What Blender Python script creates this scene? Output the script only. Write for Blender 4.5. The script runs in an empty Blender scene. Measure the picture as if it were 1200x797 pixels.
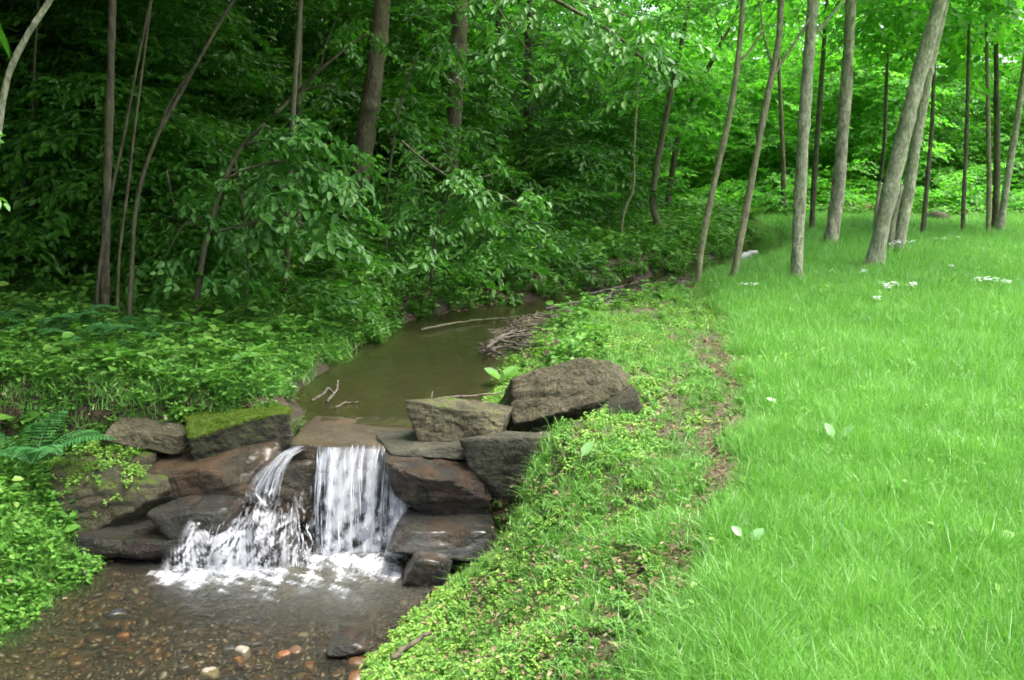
import bpy, bmesh, math, random
import numpy as np
from mathutils import Vector, Matrix, noise as mnoise

rng = np.random.default_rng(11)
random.seed(11)
scn = bpy.context.scene
COL = scn.collection
R = math.radians

# ------------------------------------------------------------------ camera
CAM_Z, PITCH, FPX = 1.6, R(10.9), 1082.0
cam = bpy.data.cameras.new('camera')
cam.sensor_width = 36.0
cam.lens = FPX / 1200 * 36
cam.clip_start, cam.clip_end = 0.05, 600
cam_o = bpy.data.objects.new('camera', cam)
cam_o.location = (0, 0, CAM_Z)
cam_o.rotation_euler = (R(90) - PITCH, 0, 0)
COL.objects.link(cam_o)
scn.camera = cam_o

# ------------------------------------------------------------------ sky, sun, exposure
SUN_EL, SUN_AZ = 68.0, 105.0       # azimuth: degrees clockwise from +Y (the way the camera looks)
world = bpy.data.worlds.new('World')
scn.world = world
world.use_nodes = True
wn = world.node_tree
wn.nodes.clear()
wo = wn.nodes.new('ShaderNodeOutputWorld')
wb = wn.nodes.new('ShaderNodeBackground')
sk = wn.nodes.new('ShaderNodeTexSky')
sk.sky_type = 'NISHITA'
sk.sun_disc = False
sk.sun_elevation = R(SUN_EL)
sk.sun_rotation = R(SUN_AZ)
sk.air_density = 1.0
sk.dust_density = 4.0
hs = wn.nodes.new('ShaderNodeHueSaturation')
hs.inputs['Saturation'].default_value = 0.6
wn.links.new(sk.outputs[0], hs.inputs['Color'])
wn.links.new(hs.outputs[0], wb.inputs[0])
wb.inputs[1].default_value = 0.15
wn.links.new(wb.outputs[0], wo.inputs[0])
sun = bpy.data.lights.new('sun', 'SUN')
sun.energy = 1.5
sun.angle = R(30)
sun.color = (1.0, 0.98, 0.93)
sun_o = bpy.data.objects.new('sun', sun)
sdir = Vector((math.sin(R(SUN_AZ)) * math.cos(R(SUN_EL)), math.cos(R(SUN_AZ)) * math.cos(R(SUN_EL)), math.sin(R(SUN_EL))))
sun_o.rotation_euler = sdir.to_track_quat('Z', 'Y').to_euler()
COL.objects.link(sun_o)
vs = scn.view_settings
vs.view_transform = 'Standard'
vs.look = 'None'
vs.gamma = 1.0
vs.exposure = 2.45
vs.use_curve_mapping = False
scn.cycles.max_bounces = 5
scn.cycles.diffuse_bounces = 4
scn.cycles.glossy_bounces = 2
scn.cycles.transmission_bounces = 4
scn.cycles.transparent_max_bounces = 12
scn.cycles.caustics_reflective = False
scn.cycles.caustics_refractive = False
scn.cycles.filter_width = 1.7
scn.cycles.use_denoising = True
scn.cycles.use_adaptive_sampling = True
scn.cycles.adaptive_threshold = 0.04
scn.cycles.sample_clamp_indirect = 4.0

# ------------------------------------------------------------------ helpers
FW = np.array([0, math.cos(PITCH), -math.sin(PITCH)])
UP = np.array([0, math.sin(PITCH), math.cos(PITCH)])
CP = np.array([0, 0, CAM_Z])
def ray(px, py):
    return FW + np.array([1.0, 0, 0]) * ((px - 600) / FPX) + UP * (-(py - 398.5) / FPX)
def at(px, py, Y):
    d = ray(px, py)
    return CP + d * (Y / d[1])
def atz(px, py, z):
    d = ray(px, py)
    return CP + d * ((z - CAM_Z) / d[2])
def mpp(p):                                             # metres for one photo pixel at that point
    return float(np.dot(np.asarray(p) - CP, FW)) / FPX

def tag(o, label=None, cat=None, group=None, kind=None):
    if label: o['label'] = label
    if cat: o['category'] = cat
    if group: o['group'] = group
    if kind: o['kind'] = kind
    return o
def link(o, parent=None):
    COL.objects.link(o)
    if parent is not None: o.parent = parent
    return o
def empty(name, loc=(0, 0, 0)):
    o = bpy.data.objects.new(name, None)
    o.location = loc
    o.empty_display_size = 0.1
    return link(o)
def mesh_np(name, V, F, mat=None, smooth=True, attrs=None):
    """V (n,3), F (m,k) int array or list of such arrays."""
    me = bpy.data.meshes.new(name)
    Fs = F if isinstance(F, list) else [F]
    V = np.asarray(V, dtype=np.float32)
    loops = np.concatenate([f.ravel() for f in Fs]).astype(np.int32)
    tot = np.concatenate([np.full(len(f), f.shape[1], dtype=np.int32) for f in Fs])
    start = np.concatenate([[0], np.cumsum(tot)[:-1]]).astype(np.int32)
    me.vertices.add(len(V)); me.vertices.foreach_set('co', V.ravel())
    me.loops.add(len(loops)); me.loops.foreach_set('vertex_index', loops)
    me.polygons.add(len(tot)); me.polygons.foreach_set('loop_start', start); me.polygons.foreach_set('loop_total', tot)
    if smooth: me.polygons.foreach_set('use_smooth', np.ones(len(tot), dtype=bool))
    for an, (dom, arr) in (attrs or {}).items():
        a = me.attributes.new(an, 'FLOAT', dom)
        a.data.foreach_set('value', np.asarray(arr, dtype=np.float32).ravel())
    me.update(calc_edges=True)
    if mat: me.materials.append(mat)
    return me
def obj(name, me, parent=None, loc=None):
    o = bpy.data.objects.new(name, me)
    if loc is not None: o.location = loc
    return link(o, parent)
class MB:
    """Collects vertices and faces of 3 or 4 corners."""
    def __init__(s): s.V, s.T, s.Q, s.a, s.n = [], [], [], [], 0
    def add(s, V, T=None, Q=None, v=None):
        V = np.asarray(V, dtype=float)
        if T is not None and len(T): s.T.append(np.asarray(T) + s.n)
        if Q is not None and len(Q): s.Q.append(np.asarray(Q) + s.n)
        s.V.append(V); s.a.append(np.full(len(V), random.random() if v is None else v) if np.isscalar(v) or v is None else np.asarray(v)); s.n += len(V)
    def mesh(s, name, mat, smooth=True):
        F = []
        if s.T: F.append(np.concatenate(s.T))
        if s.Q: F.append(np.concatenate(s.Q))
        return mesh_np(name, np.concatenate(s.V), F, mat, smooth, {'v': ('POINT', np.concatenate(s.a))})
def ss(a, b, x):
    t = np.clip((x - a) / (b - a), 0, 1)
    return t * t * (3 - 2 * t)
_nr = np.random.default_rng(5)
_dirs = [(_nr.normal(size=2), _nr.uniform(0, 6.28)) for _ in range(24)]
def wob(x, y, f=1.0, k0=0, n=8):                         # cheap smooth noise, about -1..1
    r = 0
    for (d, p) in _dirs[k0:k0 + n]: r = r + np.sin((x * d[0] + y * d[1]) * f + p)
    return r / math.sqrt(n) / 1.1
def catmull(P, n):
    P = np.asarray(P, dtype=float)
    Q = np.vstack([2 * P[0] - P[1], P, 2 * P[-1] - P[-2]])
    out = []
    for i in range(len(P) - 1):
        p0, p1, p2, p3 = Q[i:i + 4]
        for t in np.linspace(0, 1, n, endpoint=False):
            out.append(0.5 * ((2 * p1) + (-p0 + p2) * t + (2 * p0 - 5 * p1 + 4 * p2 - p3) * t * t + (-p0 + 3 * p1 - 3 * p2 + p3) * t ** 3))
    out.append(P[-1])
    return np.array(out)
def tube(mb, P, rad, sides=8, lump=0.0, v=None, cap=True, roots=None):
    P = np.asarray(P, dtype=float); n = len(P)
    rad = np.interp(np.linspace(0, 1, n), np.linspace(0, 1, len(rad)), rad) if not np.isscalar(rad) else np.full(n, rad)
    T = np.gradient(P, axis=0); T /= np.linalg.norm(T, axis=1)[:, None] + 1e-9
    ref = np.array([0.31, 0.95, 0.05]) if abs(T[0][2]) > 0.5 else np.array([0.1, 0.05, 1.0])
    A = np.cross(T, ref); A /= np.linalg.norm(A, axis=1)[:, None] + 1e-9
    B = np.cross(T, A)
    th = np.linspace(0, 2 * math.pi, sides, endpoint=False)
    ph = random.random() * 6
    rr = rad[:, None] * (1 + lump * (np.sin(th[None] * 2 + ph + np.arange(n)[:, None] * .3) * .6 + np.sin(th[None] * 3 + np.arange(n)[:, None] * .9 + ph) * .4))
    if roots is not None: rr = rr * (1 + roots[:, None] * np.clip(np.sin(th[None] * 4 + ph * 2) + .5 * np.sin(th[None] * 3 + ph), -.3, 2))
    V = P[:, None] + A[:, None] * (np.cos(th) * rr)[..., None] + B[:, None] * (np.sin(th) * rr)[..., None]
    V = V.reshape(-1, 3)
    i = np.arange(n - 1)[:, None] * sides; j = np.arange(sides)[None]; k = (j + 1) % sides
    Q = np.stack([i + j, i + k, i + sides + k, i + sides + j], -1).reshape(-1, 4)
    T3 = None
    if cap:
        V = np.vstack([V, P[0], P[-1]])
        a, b = n * sides, n * sides + 1
        jj = np.arange(sides); kk = (jj + 1) % sides
        T3 = np.vstack([np.stack([np.full(sides, a), kk, jj], -1), np.stack([np.full(sides, b), (n - 1) * sides + jj, (n - 1) * sides + kk], -1)])
    mb.add(V, T3, Q, v)

# ------------------------------------------------------------------ materials
def newmat(name):
    m = bpy.data.materials.new(name); m.use_nodes = True
    nt = m.node_tree; nt.nodes.clear()
    out = nt.nodes.new('ShaderNodeOutputMaterial')
    return m, nt, out
def N(nt, t, **k):
    n = nt.nodes.new(t)
    for a, v in k.items():
        if a.startswith('i_'):
            key = a[2:].replace('_', ' ')
            n.inputs[int(key) if key.isdigit() else key].default_value = v
        else: setattr(n, a, v)
    return n
def ramp(nt, fac, stops, interp='LINEAR'):
    r = nt.nodes.new('ShaderNodeValToRGB'); r.color_ramp.interpolation = interp
    e = r.color_ramp.elements
    while len(e) < len(stops): e.new(0.5)
    for el, (p, c) in zip(e, stops):
        el.position = p; el.color = (*c, 1) if len(c) == 3 else c
    nt.links.new(fac, r.inputs[0])
    return r.outputs[0]
def noise_(nt, scale, detail=4, rough=0.55, coord=None, dist=0.0):
    n = N(nt, 'ShaderNodeTexNoise'); n.inputs['Scale'].default_value = scale; n.inputs['Detail'].default_value = detail
    n.inputs['Roughness'].default_value = rough; n.inputs['Distortion'].default_value = dist
    if coord is not None: nt.links.new(coord, n.inputs['Vector'])
    return n.outputs['Fac']
def mixc(nt, fac, a, b, mode='MIX'):
    m = N(nt, 'ShaderNodeMix', data_type='RGBA', blend_type=mode)
    for s, v in ((0, fac), (6, a), (7, b)):
        if hasattr(v, 'is_output'): nt.links.new(v, m.inputs[s])
        elif s == 0: m.inputs[0].default_value = v
        else: m.inputs[s].default_value = (*v, 1)
    return m.outputs[2]
def math_(nt, op, a, b=0.0, c=None):
    m = N(nt, 'ShaderNodeMath', operation=op); m.use_clamp = False
    for i, v in enumerate((a, b, c)):
        if v is None: continue
        if hasattr(v, 'is_output'): nt.links.new(v, m.inputs[i])
        else: m.inputs[i].default_value = v
    return m.outputs[0]
def bump(nt, h, strength=0.4, dist=0.02):
    b = N(nt, 'ShaderNodeBump'); b.inputs['Strength'].default_value = strength; b.inputs['Distance'].default_value = dist
    nt.links.new(h, b.inputs['Height'])
    return b.outputs[0]
def attr(nt, name):
    a = N(nt, 'ShaderNodeAttribute'); a.attribute_name = name
    return a.outputs['Fac']

def leaf_mat(name, stops, trans=0.4, rough=0.42, spec=0.35, tint=(.95, 1.3, 0.55), patchy=0.0):
    m, nt, out = newmat(name)
    oi = N(nt, 'ShaderNodeObjectInfo')
    v = math_(nt, 'FRACT', math_(nt, 'ADD', math_(nt, 'MULTIPLY', attr(nt, 'v'), 0.75), math_(nt, 'MULTIPLY', oi.outputs['Random'], 0.25)))
    if patchy:                                            # drifts of yellower and bluer grass
        ge = N(nt, 'ShaderNodeNewGeometry')
        v = math_(nt, 'ADD', math_(nt, 'MULTIPLY', v, 1 - patchy), math_(nt, 'MULTIPLY', math_(nt, 'SUBTRACT', math_(nt, 'MULTIPLY', noise_(nt, 1.3, 4, .6, ge.outputs['Position']), 2.2), .6), patchy))
    c = ramp(nt, v, stops)
    p = N(nt, 'ShaderNodeBsdfPrincipled')
    nt.links.new(c, p.inputs['Base Color'])
    p.inputs['Roughness'].default_value = rough
    p.inputs['Specular IOR Level'].default_value = spec
    t = N(nt, 'ShaderNodeBsdfTranslucent')
    nt.links.new(mixc(nt, 1.0, c, tint, 'MULTIPLY'), t.inputs['Color'])
    mx = N(nt, 'ShaderNodeMixShader'); mx.inputs[0].default_value = trans
    nt.links.new(p.outputs[0], mx.inputs[1]); nt.links.new(t.outputs[0], mx.inputs[2])
    nt.links.new(mx.outputs[0], out.inputs[0])
    return m
M = {}
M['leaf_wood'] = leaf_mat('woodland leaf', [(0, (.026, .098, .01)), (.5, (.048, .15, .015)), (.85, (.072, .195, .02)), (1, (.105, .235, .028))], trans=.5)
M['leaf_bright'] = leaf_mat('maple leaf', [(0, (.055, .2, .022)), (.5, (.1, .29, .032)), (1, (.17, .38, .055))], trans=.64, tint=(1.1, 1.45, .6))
M['leaf_bush'] = leaf_mat('beech leaf', [(0, (.034, .125, .02)), (.5, (.066, .185, .03)), (1, (.12, .25, .046))], trans=.42, rough=.42, spec=.35)
M['leaf_weed'] = leaf_mat('weed leaf', [(0, (.045, .14, .018)), (.5, (.085, .215, .027)), (.9, (.135, .285, .04)), (1, (.21, .3, .06))], trans=.35, rough=.5)
M['leaf_clover'] = leaf_mat('chickweed leaf', [(0, (.09, .19, .026)), (.5, (.15, .29, .042)), (.9, (.23, .37, .06)), (1, (.33, .4, .1))], trans=.3, rough=.5)
M['grass'] = leaf_mat('lawn grass', [(0, (.055, .155, .025)), (.4, (.125, .29, .048)), (.75, (.185, .38, .075)), (.92, (.27, .43, .12)), (1, (.46, .46, .26))], patchy=.38, trans=.42, rough=.4, spec=.55)
M['fern'] = leaf_mat('fern', [(0, (.03, .12, .03)), (1, (.06, .18, .05))], trans=.3)
M['dock'] = leaf_mat('dock leaf', [(0, (.14, .3, .09)), (1, (.2, .36, .14))], trans=.3, rough=.28, spec=.7)
M['dead'] = leaf_mat('dead leaf', [(0, (.04, .025, .013)), (.4, (.09, .058, .03)), (.8, (.17, .12, .068)), (1, (.28, .22, .15))], trans=.1, rough=.7, spec=.2, tint=(1, .8, .6))
M['petal'] = leaf_mat('petal', [(0, (.75, .78, .74)), (1, (.85, .87, .83))], trans=.3, rough=.6, tint=(1, 1, 1))

def bark_mat(name, dark, light, moss=(.1, .13, .04), mossamt=.35, scale=7):
    m, nt, out = newmat(name)
    tc = N(nt, 'ShaderNodeTexCoord')
    mp = N(nt, 'ShaderNodeMapping'); mp.inputs['Scale'].default_value = (1, 1, .4)
    nt.links.new(tc.outputs['Object'], mp.inputs[0])
    n1 = noise_(nt, scale * 3, 6, .65, mp.outputs[0])
    n2 = noise_(nt, scale * .35, 3, .5, tc.outputs['Object'])
    vo = N(nt, 'ShaderNodeTexVoronoi'); vo.inputs['Scale'].default_value = scale * 4
    nt.links.new(mp.outputs[0], vo.inputs['Vector'])
    c = ramp(nt, n1, [(.34, dark), (.62, light)])
    li = noise_(nt, scale * 1.3, 4, .6, tc.outputs['Object'])
    c = mixc(nt, math_(nt, 'MULTIPLY', ramp(nt, li, [(.56, (0, 0, 0)), (.64, (1, 1, 1))]), .45), c, tuple(min(.6, x * 1.5) for x in light))
    c = mixc(nt, math_(nt, 'MULTIPLY', ramp(nt, vo.outputs['Distance'], [(.05, (1, 1, 1)), (.3, (0, 0, 0))]), .25), c, tuple(x * .6 for x in dark))
    c = mixc(nt, math_(nt, 'MULTIPLY', ramp(nt, n2, [(.45, (0, 0, 0)), (.7, (1, 1, 1))]), mossamt), c, moss)
    p = N(nt, 'ShaderNodeBsdfPrincipled'); p.inputs['Roughness'].default_value = .85; p.inputs['Specular IOR Level'].default_value = .25
    nt.links.new(c, p.inputs['Base Color'])
    h = math_(nt, 'ADD', n1, math_(nt, 'MULTIPLY', vo.outputs['Distance'], .5))
    nt.links.new(bump(nt, h, .8, .022), p.inputs['Normal'])
    nt.links.new(p.outputs[0], out.inputs[0])
    return m
M['bark_pale'] = bark_mat('pale maple bark', (.115, .12, .07), (.3, .302, .195), moss=(.1, .125, .05), scale=9, mossamt=.5)
M['bark_mottled'] = bark_mat('mottled bark', (.1, .09, .055), (.34, .32, .23), scale=5, mossamt=.2)
M['bark_dark'] = bark_mat('dark bark', (.032, .029, .018), (.1, .088, .055), mossamt=.45)
M['bark_brown'] = bark_mat('brown bark', (.042, .036, .021), (.105, .09, .054), mossamt=.5)
M['bark_stem'] = bark_mat('dim stem bark', (.03, .027, .016), (.07, .062, .036), mossamt=.4)
M['bark_tan'] = bark_mat('tan sapling bark', (.1, .092, .05), (.2, .184, .108), mossamt=.4)
M['deadwood'] = bark_mat('dead wood', (.045, .037, .027), (.125, .106, .08), mossamt=.05)
M['whitewood'] = bark_mat('bleached log', (.2, .19, .17), (.42, .41, .38), mossamt=.0)

def rock_mat(name, cols, wet=0.0, moss=0.0, rust=0.0, lichen=.3):
    m, nt, out = newmat(name)
    tc = N(nt, 'ShaderNodeTexCoord'); oi = N(nt, 'ShaderNodeObjectInfo')
    ad = N(nt, 'ShaderNodeVectorMath', operation='ADD')
    nt.links.new(tc.outputs['Object'], ad.inputs[0]); nt.links.new(oi.outputs['Location'], ad.inputs[1]); co = ad.outputs[0]
    geo = N(nt, 'ShaderNodeNewGeometry')
    sep = N(nt, 'ShaderNodeSeparateXYZ'); nt.links.new(geo.outputs['Normal'], sep.inputs[0])
    mp = N(nt, 'ShaderNodeMapping'); mp.inputs['Scale'].default_value = (1, 1, 4.5); mp.inputs['Rotation'].default_value = (.12, -.15, 0)
    nt.links.new(co, mp.inputs[0])
    n1 = noise_(nt, 5, 10, .68, co, .6)
    n2 = noise_(nt, 42, 8, .7, co)
    n3 = noise_(nt, 3.2, 6, .6, co, 1.2)
    bed = noise_(nt, 6, 5, .65, mp.outputs[0], .5)
    sp = noise_(nt, 130, 3, .6, co)
    c = ramp(nt, n1, [(.3, cols[0]), (.5, cols[1]), (.7, cols[2])])
    c = mixc(nt, math_(nt, 'MULTIPLY', ramp(nt, bed, [(.34, (1, 1, 1)), (.5, (0, 0, 0))]), .3), c, tuple(x * .6 for x in cols[0]))
    c = mixc(nt, math_(nt, 'MULTIPLY', ramp(nt, n2, [(.4, (1, 1, 1)), (.52, (0, 0, 0))]), .72), c, tuple(x * .8 for x in cols[0]))
    c = mixc(nt, math_(nt, 'MULTIPLY', ramp(nt, sp, [(.58, (0, 0, 0)), (.72, (1, 1, 1))]), .3), c, tuple(min(1, x * 1.5) for x in cols[2]))
    c = mixc(nt, math_(nt, 'MULTIPLY', ramp(nt, n3, [(.48, (0, 0, 0)), (.62, (1, 1, 1))]), lichen), c, (.05, .06, .024))
    if rust:
        n5 = noise_(nt, 4.1, 5, .6, co, .8)
        c = mixc(nt, math_(nt, 'MULTIPLY', ramp(nt, n5, [(.46, (0, 0, 0)), (.62, (1, 1, 1))]), rust), c, (.085, .038, .01))
    if moss:
        n4 = noise_(nt, 5, 6, .65, co, .5); th = .72 - .42 * moss
        f = math_(nt, 'MULTIPLY', ramp(nt, sep.outputs['Z'], [(.35 - .5 * moss * (moss > .9), (0, 0, 0)), (.8, (1, 1, 1))]), ramp(nt, n4, [(th, (0, 0, 0)), (th + .1, (1, 1, 1))]))
        n6 = noise_(nt, 70, 5, .65, co)
        c = mixc(nt, f, c, ramp(nt, n6, [(.3, (.028, .055, .004)), (.55, (.07, .115, .009)), (.75, (.12, .17, .014))]))
    p = N(nt, 'ShaderNodeBsdfPrincipled')
    nt.links.new(c, p.inputs['Base Color'])
    rr = ramp(nt, n1, [(.35, (max(.18, .8 - .6 * wet),) * 3), (.62, (max(.4, .95 - .45 * wet),) * 3)])
    nt.links.new(rr, p.inputs['Roughness'])
    p.inputs['Specular IOR Level'].default_value = .25 + .25 * wet
    if wet:
        nt.links.new(math_(nt, 'MULTIPLY', ramp(nt, n3, [(.45, (0, 0, 0)), (.6, (1, 1, 1))]), wet * .5), p.inputs['Coat Weight']); p.inputs['Coat Roughness'].default_value = .1
    h = math_(nt, 'ADD', math_(nt, 'ADD', n1, math_(nt, 'MULTIPLY', bed, .35)), math_(nt, 'ADD', math_(nt, 'MULTIPLY', n2, .6), math_(nt, 'MULTIPLY', sp, .15)))
    nt.links.new(bump(nt, h, 1.0, .055), p.inputs['Normal'])
    nt.links.new(p.outputs[0], out.inputs[0])
    return m
TAN = [(.032, .029, .016), (.1, .088, .05), (.175, .155, .096)]
GREY = [(.018, .017, .01), (.055, .051, .031), (.11, .102, .066)]
DARK = [(.007, .0065, .004), (.018, .016, .01), (.038, .034, .022)]
RUST = [(.012, .0095, .005), (.036, .027, .0125), (.066, .048, .023)]
M['r_tan'] = rock_mat('tan sandstone', TAN, lichen=.35)
M['r_tanmoss'] = rock_mat('sandstone with moss', TAN, moss=.45, lichen=.5)
M['r_grey'] = rock_mat('grey sandstone', GREY, lichen=.35)
M['r_greydamp'] = rock_mat('damp grey sandstone', GREY, wet=.35, moss=.15)
M['r_moss'] = rock_mat('moss topped stone', GREY, moss=1.0, lichen=.5)
M['r_mossdark'] = rock_mat('dark mossy stone', [(.03, .028, .016), (.075, .065, .038), (.13, .11, .065)], moss=.6, lichen=.6)
M['r_rust'] = rock_mat('wet rusty stone', RUST, wet=.6, rust=.45, lichen=.2)
M['r_wet'] = rock_mat('wet dark stone', DARK, wet=1.0, rust=.25, lichen=.2)
M['r_wetrust'] = rock_mat('wet dark stone with rust', DARK, wet=1.0, rust=.45, lichen=.1)
M['r_lip'] = rock_mat('wet brown ledge', [(.03, .02, .009), (.085, .058, .026), (.14, .1, .048)], wet=.7, rust=.2, lichen=.3)
def pebble_mat():
    m, nt, out = newmat('wet pebble')
    oi = N(nt, 'ShaderNodeObjectInfo')
    c = ramp(nt, oi.outputs['Random'], [(0, (.025, .016, .009)), (.3, (.058, .03, .013)), (.5, (.04, .03, .02)), (.68, (.085, .043, .018)), (.84, (.022, .019, .016)), (.96, (.11, .082, .052)), (1, (.16, .145, .12))], 'CONSTANT')
    p = N(nt, 'ShaderNodeBsdfPrincipled'); nt.links.new(c, p.inputs['Base Color']); p.inputs['Roughness'].default_value = .35
    nt.links.new(p.outputs[0], out.inputs[0]); return m
M['pebble'] = pebble_mat()
def plain(name, col, rough=.5, spec=.4):
    m, nt, out = newmat(name)
    tc = N(nt, 'ShaderNodeTexCoord')
    n = noise_(nt, 30, 4, .6, tc.outputs['Object'])
    c = ramp(nt, n, [(.3, tuple(x * .7 for x in col)), (.7, tuple(min(1, x * 1.2) for x in col))])
    p = N(nt, 'ShaderNodeBsdfPrincipled'); nt.links.new(c, p.inputs['Base Color']); p.inputs['Roughness'].default_value = rough; p.inputs['Specular IOR Level'].default_value = spec
    nt.links.new(bump(nt, n, .3, .01), p.inputs['Normal'])
    nt.links.new(p.outputs[0], out.inputs[0]); return m

def ground_mat():
    m, nt, out = newmat('ground')
    tc = N(nt, 'ShaderNodeTexCoord'); co = tc.outputs['Object']
    n1 = noise_(nt, 2.2, 6, .65, co); n2 = noise_(nt, 22, 5, .65, co); n3 = noise_(nt, 90, 3, .6, co)
    vo = N(nt, 'ShaderNodeTexVoronoi'); vo.inputs['Scale'].default_value = 26; nt.links.new(co, vo.inputs['Vector'])
    lit = ramp(nt, math_(nt, 'ADD', math_(nt, 'MULTIPLY', vo.outputs['Color'], .6), math_(nt, 'MULTIPLY', n2, .4)),
               [(.25, (.015, .01, .006)), (.5, (.045, .029, .017)), (.75, (.085, .058, .035)), (.9, (.14, .1, .065))])
    soil = ramp(nt, n2, [(.3, (.03, .024, .013)), (.55, (.068, .054, .032)), (.75, (.13, .107, .07))])
    sod = ramp(nt, n2, [(.3, (.03, .07, .012)), (.6, (.055, .12, .018)), (.8, (.09, .15, .03))])
    mud = ramp(nt, n1, [(.3, (.02, .015, .009)), (.6, (.042, .031, .019)), (.8, (.07, .053, .033))])
    c = mixc(nt, attr(nt, 'lawn'), lit, sod)
    c = mixc(nt, attr(nt, 'strip'), c, soil)
    c = mixc(nt, attr(nt, 'mud'), c, mud)
    p = N(nt, 'ShaderNodeBsdfPrincipled'); nt.links.new(c, p.inputs['Base Color'])
    rr = math_(nt, 'SUBTRACT', .9, math_(nt, 'MULTIPLY', attr(nt, 'mud'), .45)); nt.links.new(rr, p.inputs['Roughness'])
    p.inputs['Specular IOR Level'].default_value = .3
    h = math_(nt, 'ADD', n2, math_(nt, 'ADD', math_(nt, 'MULTIPLY', n3, .4), math_(nt, 'MULTIPLY', vo.outputs['Distance'], .6)))
    nt.links.new(bump(nt, h, .8, .03), p.inputs['Normal'])
    nt.links.new(p.outputs[0], out.inputs[0]); return m
M['ground'] = ground_mat()

def water_mat(name, tint, silt, siltfac, wscale, wstr):
    """clear water: what lies under it seen through a tint, silt in it, and the mirror of its surface"""
    m, nt, out = newmat(name)
    tc = N(nt, 'ShaderNodeTexCoord'); co = tc.outputs['Object']
    a = noise_(nt, wscale, 3, .55, co, .3); b = noise_(nt, wscale * 3.7, 2, .5, co)
    nrm = bump(nt, math_(nt, 'ADD', a, math_(nt, 'MULTIPLY', b, .35)), wstr, .03)
    tr = N(nt, 'ShaderNodeBsdfTransparent'); tr.inputs[0].default_value = (*tint, 1)
    df = N(nt, 'ShaderNodeBsdfDiffuse'); df.inputs[0].default_value = (*silt, 1)
    gl = N(nt, 'ShaderNodeBsdfGlossy'); gl.inputs['Roughness'].default_value = .04; gl.inputs[0].default_value = (1, 1, 1, 1)
    nt.links.new(nrm, gl.inputs['Normal'])
    fr = N(nt, 'ShaderNodeFresnel'); fr.inputs[0].default_value = 1.33; nt.links.new(nrm, fr.inputs['Normal'])
    m1 = N(nt, 'ShaderNodeMixShader'); m2 = N(nt, 'ShaderNodeMixShader')
    f = attr(nt, 'air')
    nt.links.new(math_(nt, 'ADD', math_(nt, 'MULTIPLY', f, .6), siltfac), m1.inputs[0])
    nt.links.new(tr.outputs[0], m1.inputs[1]); nt.links.new(df.outputs[0], m1.inputs[2])
    nt.links.new(fr.outputs[0], m2.inputs[0]); nt.links.new(m1.outputs[0], m2.inputs[1]); nt.links.new(gl.outputs[0], m2.inputs[2])
    nt.links.new(m2.outputs[0], out.inputs[0]); return m
M['water_up'] = water_mat('still stream water', (.62, .64, .4), (.11, .105, .05), .14, 6, .2)
M['water_low'] = water_mat('rippled pool water', (.72, .7, .54), (.07, .068, .053), .16, 11, .6)
def fall_mat(name, dens, white=.85):
    m, nt, out = newmat(name)
    p = N(nt, 'ShaderNodeBsdfPrincipled'); p.inputs['Base Color'].default_value = (white, white, white * 1.02, 1)
    p.inputs['Roughness'].default_value = .12; p.inputs['Specular IOR Level'].default_value = .5
    t = N(nt, 'ShaderNodeBsdfTranslucent'); t.inputs[0].default_value = (white, white, white, 1)
    tr = N(nt, 'ShaderNodeBsdfTransparent'); tr.inputs[0].default_value = (.96, .97, .98, 1)
    a = N(nt, 'ShaderNodeMixShader'); a.inputs[0].default_value = .35
    nt.links.new(p.outputs[0], a.inputs[1]); nt.links.new(t.outputs[0], a.inputs[2])
    b = N(nt, 'ShaderNodeMixShader')
    nt.links.new(math_(nt, 'MULTIPLY', attr(nt, 'v'), dens), b.inputs[0])
    nt.links.new(tr.outputs[0], b.inputs[1]); nt.links.new(a.outputs[0], b.inputs[2])
    nt.links.new(b.outputs[0], out.inputs[0]); return m
M['fall'] = fall_mat('falling water', .76, .74)
M['foam'] = fall_mat('foam', .9, .74)

# ------------------------------------------------------------------ terrain
# upstream channel (above the stone weir) and downstream pool: x, y, half width, water level
UPC = np.array([[-1.02, 5.5, .36, -.2], [-1.0, 6.15, .44, -.2], [-.88, 6.9, .66, -.2], [-.86, 8, .7, -.2], [-.78, 9.3, .64, -.2], [-.48, 10.5, .58, -.19], [.4, 11.4, .42, -.17],
                [1.5, 12.6, .3, -.14], [2.9, 14.5, .25, -.1], [4.4, 17.0, .34, -.08], [5.6, 20, .3, -.05], [6.3, 26, .3, 0], [7, 40, .4, .1]])
LOC = np.array([[-1.2, 6.2, .9, -.84], [-1.38, 5.4, 1.03, -.84], [-1.67, 4.5, .97, -.84], [-1.83, 3.4, .96, -.84], [-2.0, 1.5, .9, -.84], [-2.3, -3, .9, -.86], [-2.5, -14, .9, -.9]])
def chan(C, x, y, flip):
    best = np.full(x.shape, 1e9); hw = np.zeros(x.shape); zw = np.zeros(x.shape); side = np.zeros(x.shape)
    for a, b in zip(C[:-1], C[1:]):
        d = b[:2] - a[:2]; L2 = d @ d
        t = np.clip(((x - a[0]) * d[0] + (y - a[1]) * d[1]) / L2, 0, 1)
        dx, dy = x - a[0] - t * d[0], y - a[1] - t * d[1]
        dist = np.hypot(dx, dy); k = dist < best
        best = np.where(k, dist, best); hw = np.where(k, a[2] + (b[2] - a[2]) * t, hw); zw = np.where(k, a[3] + (b[3] - a[3]) * t, zw)
        side = np.where(k, np.sign(d[0] * dy - d[1] * dx) * flip, side)
    return best - hw, side, zw                            # distance from the water's edge, +1 = left bank
def hill(L, x, y):
    h = .05 * np.minimum(L, 3) + .32 * np.log1p(np.exp((L - 3.2) * 1.6)) / 1.6
    return np.minimum(h, 9 + .1 * h)
def lawn_z(x, y):
    return .03 * wob(x, y, .8) + .012 * np.maximum(0, y - 8) * 0 + .05 * np.maximum(0, y - 27) + .3 * np.log1p(np.exp((y - 40) * .3))
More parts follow.
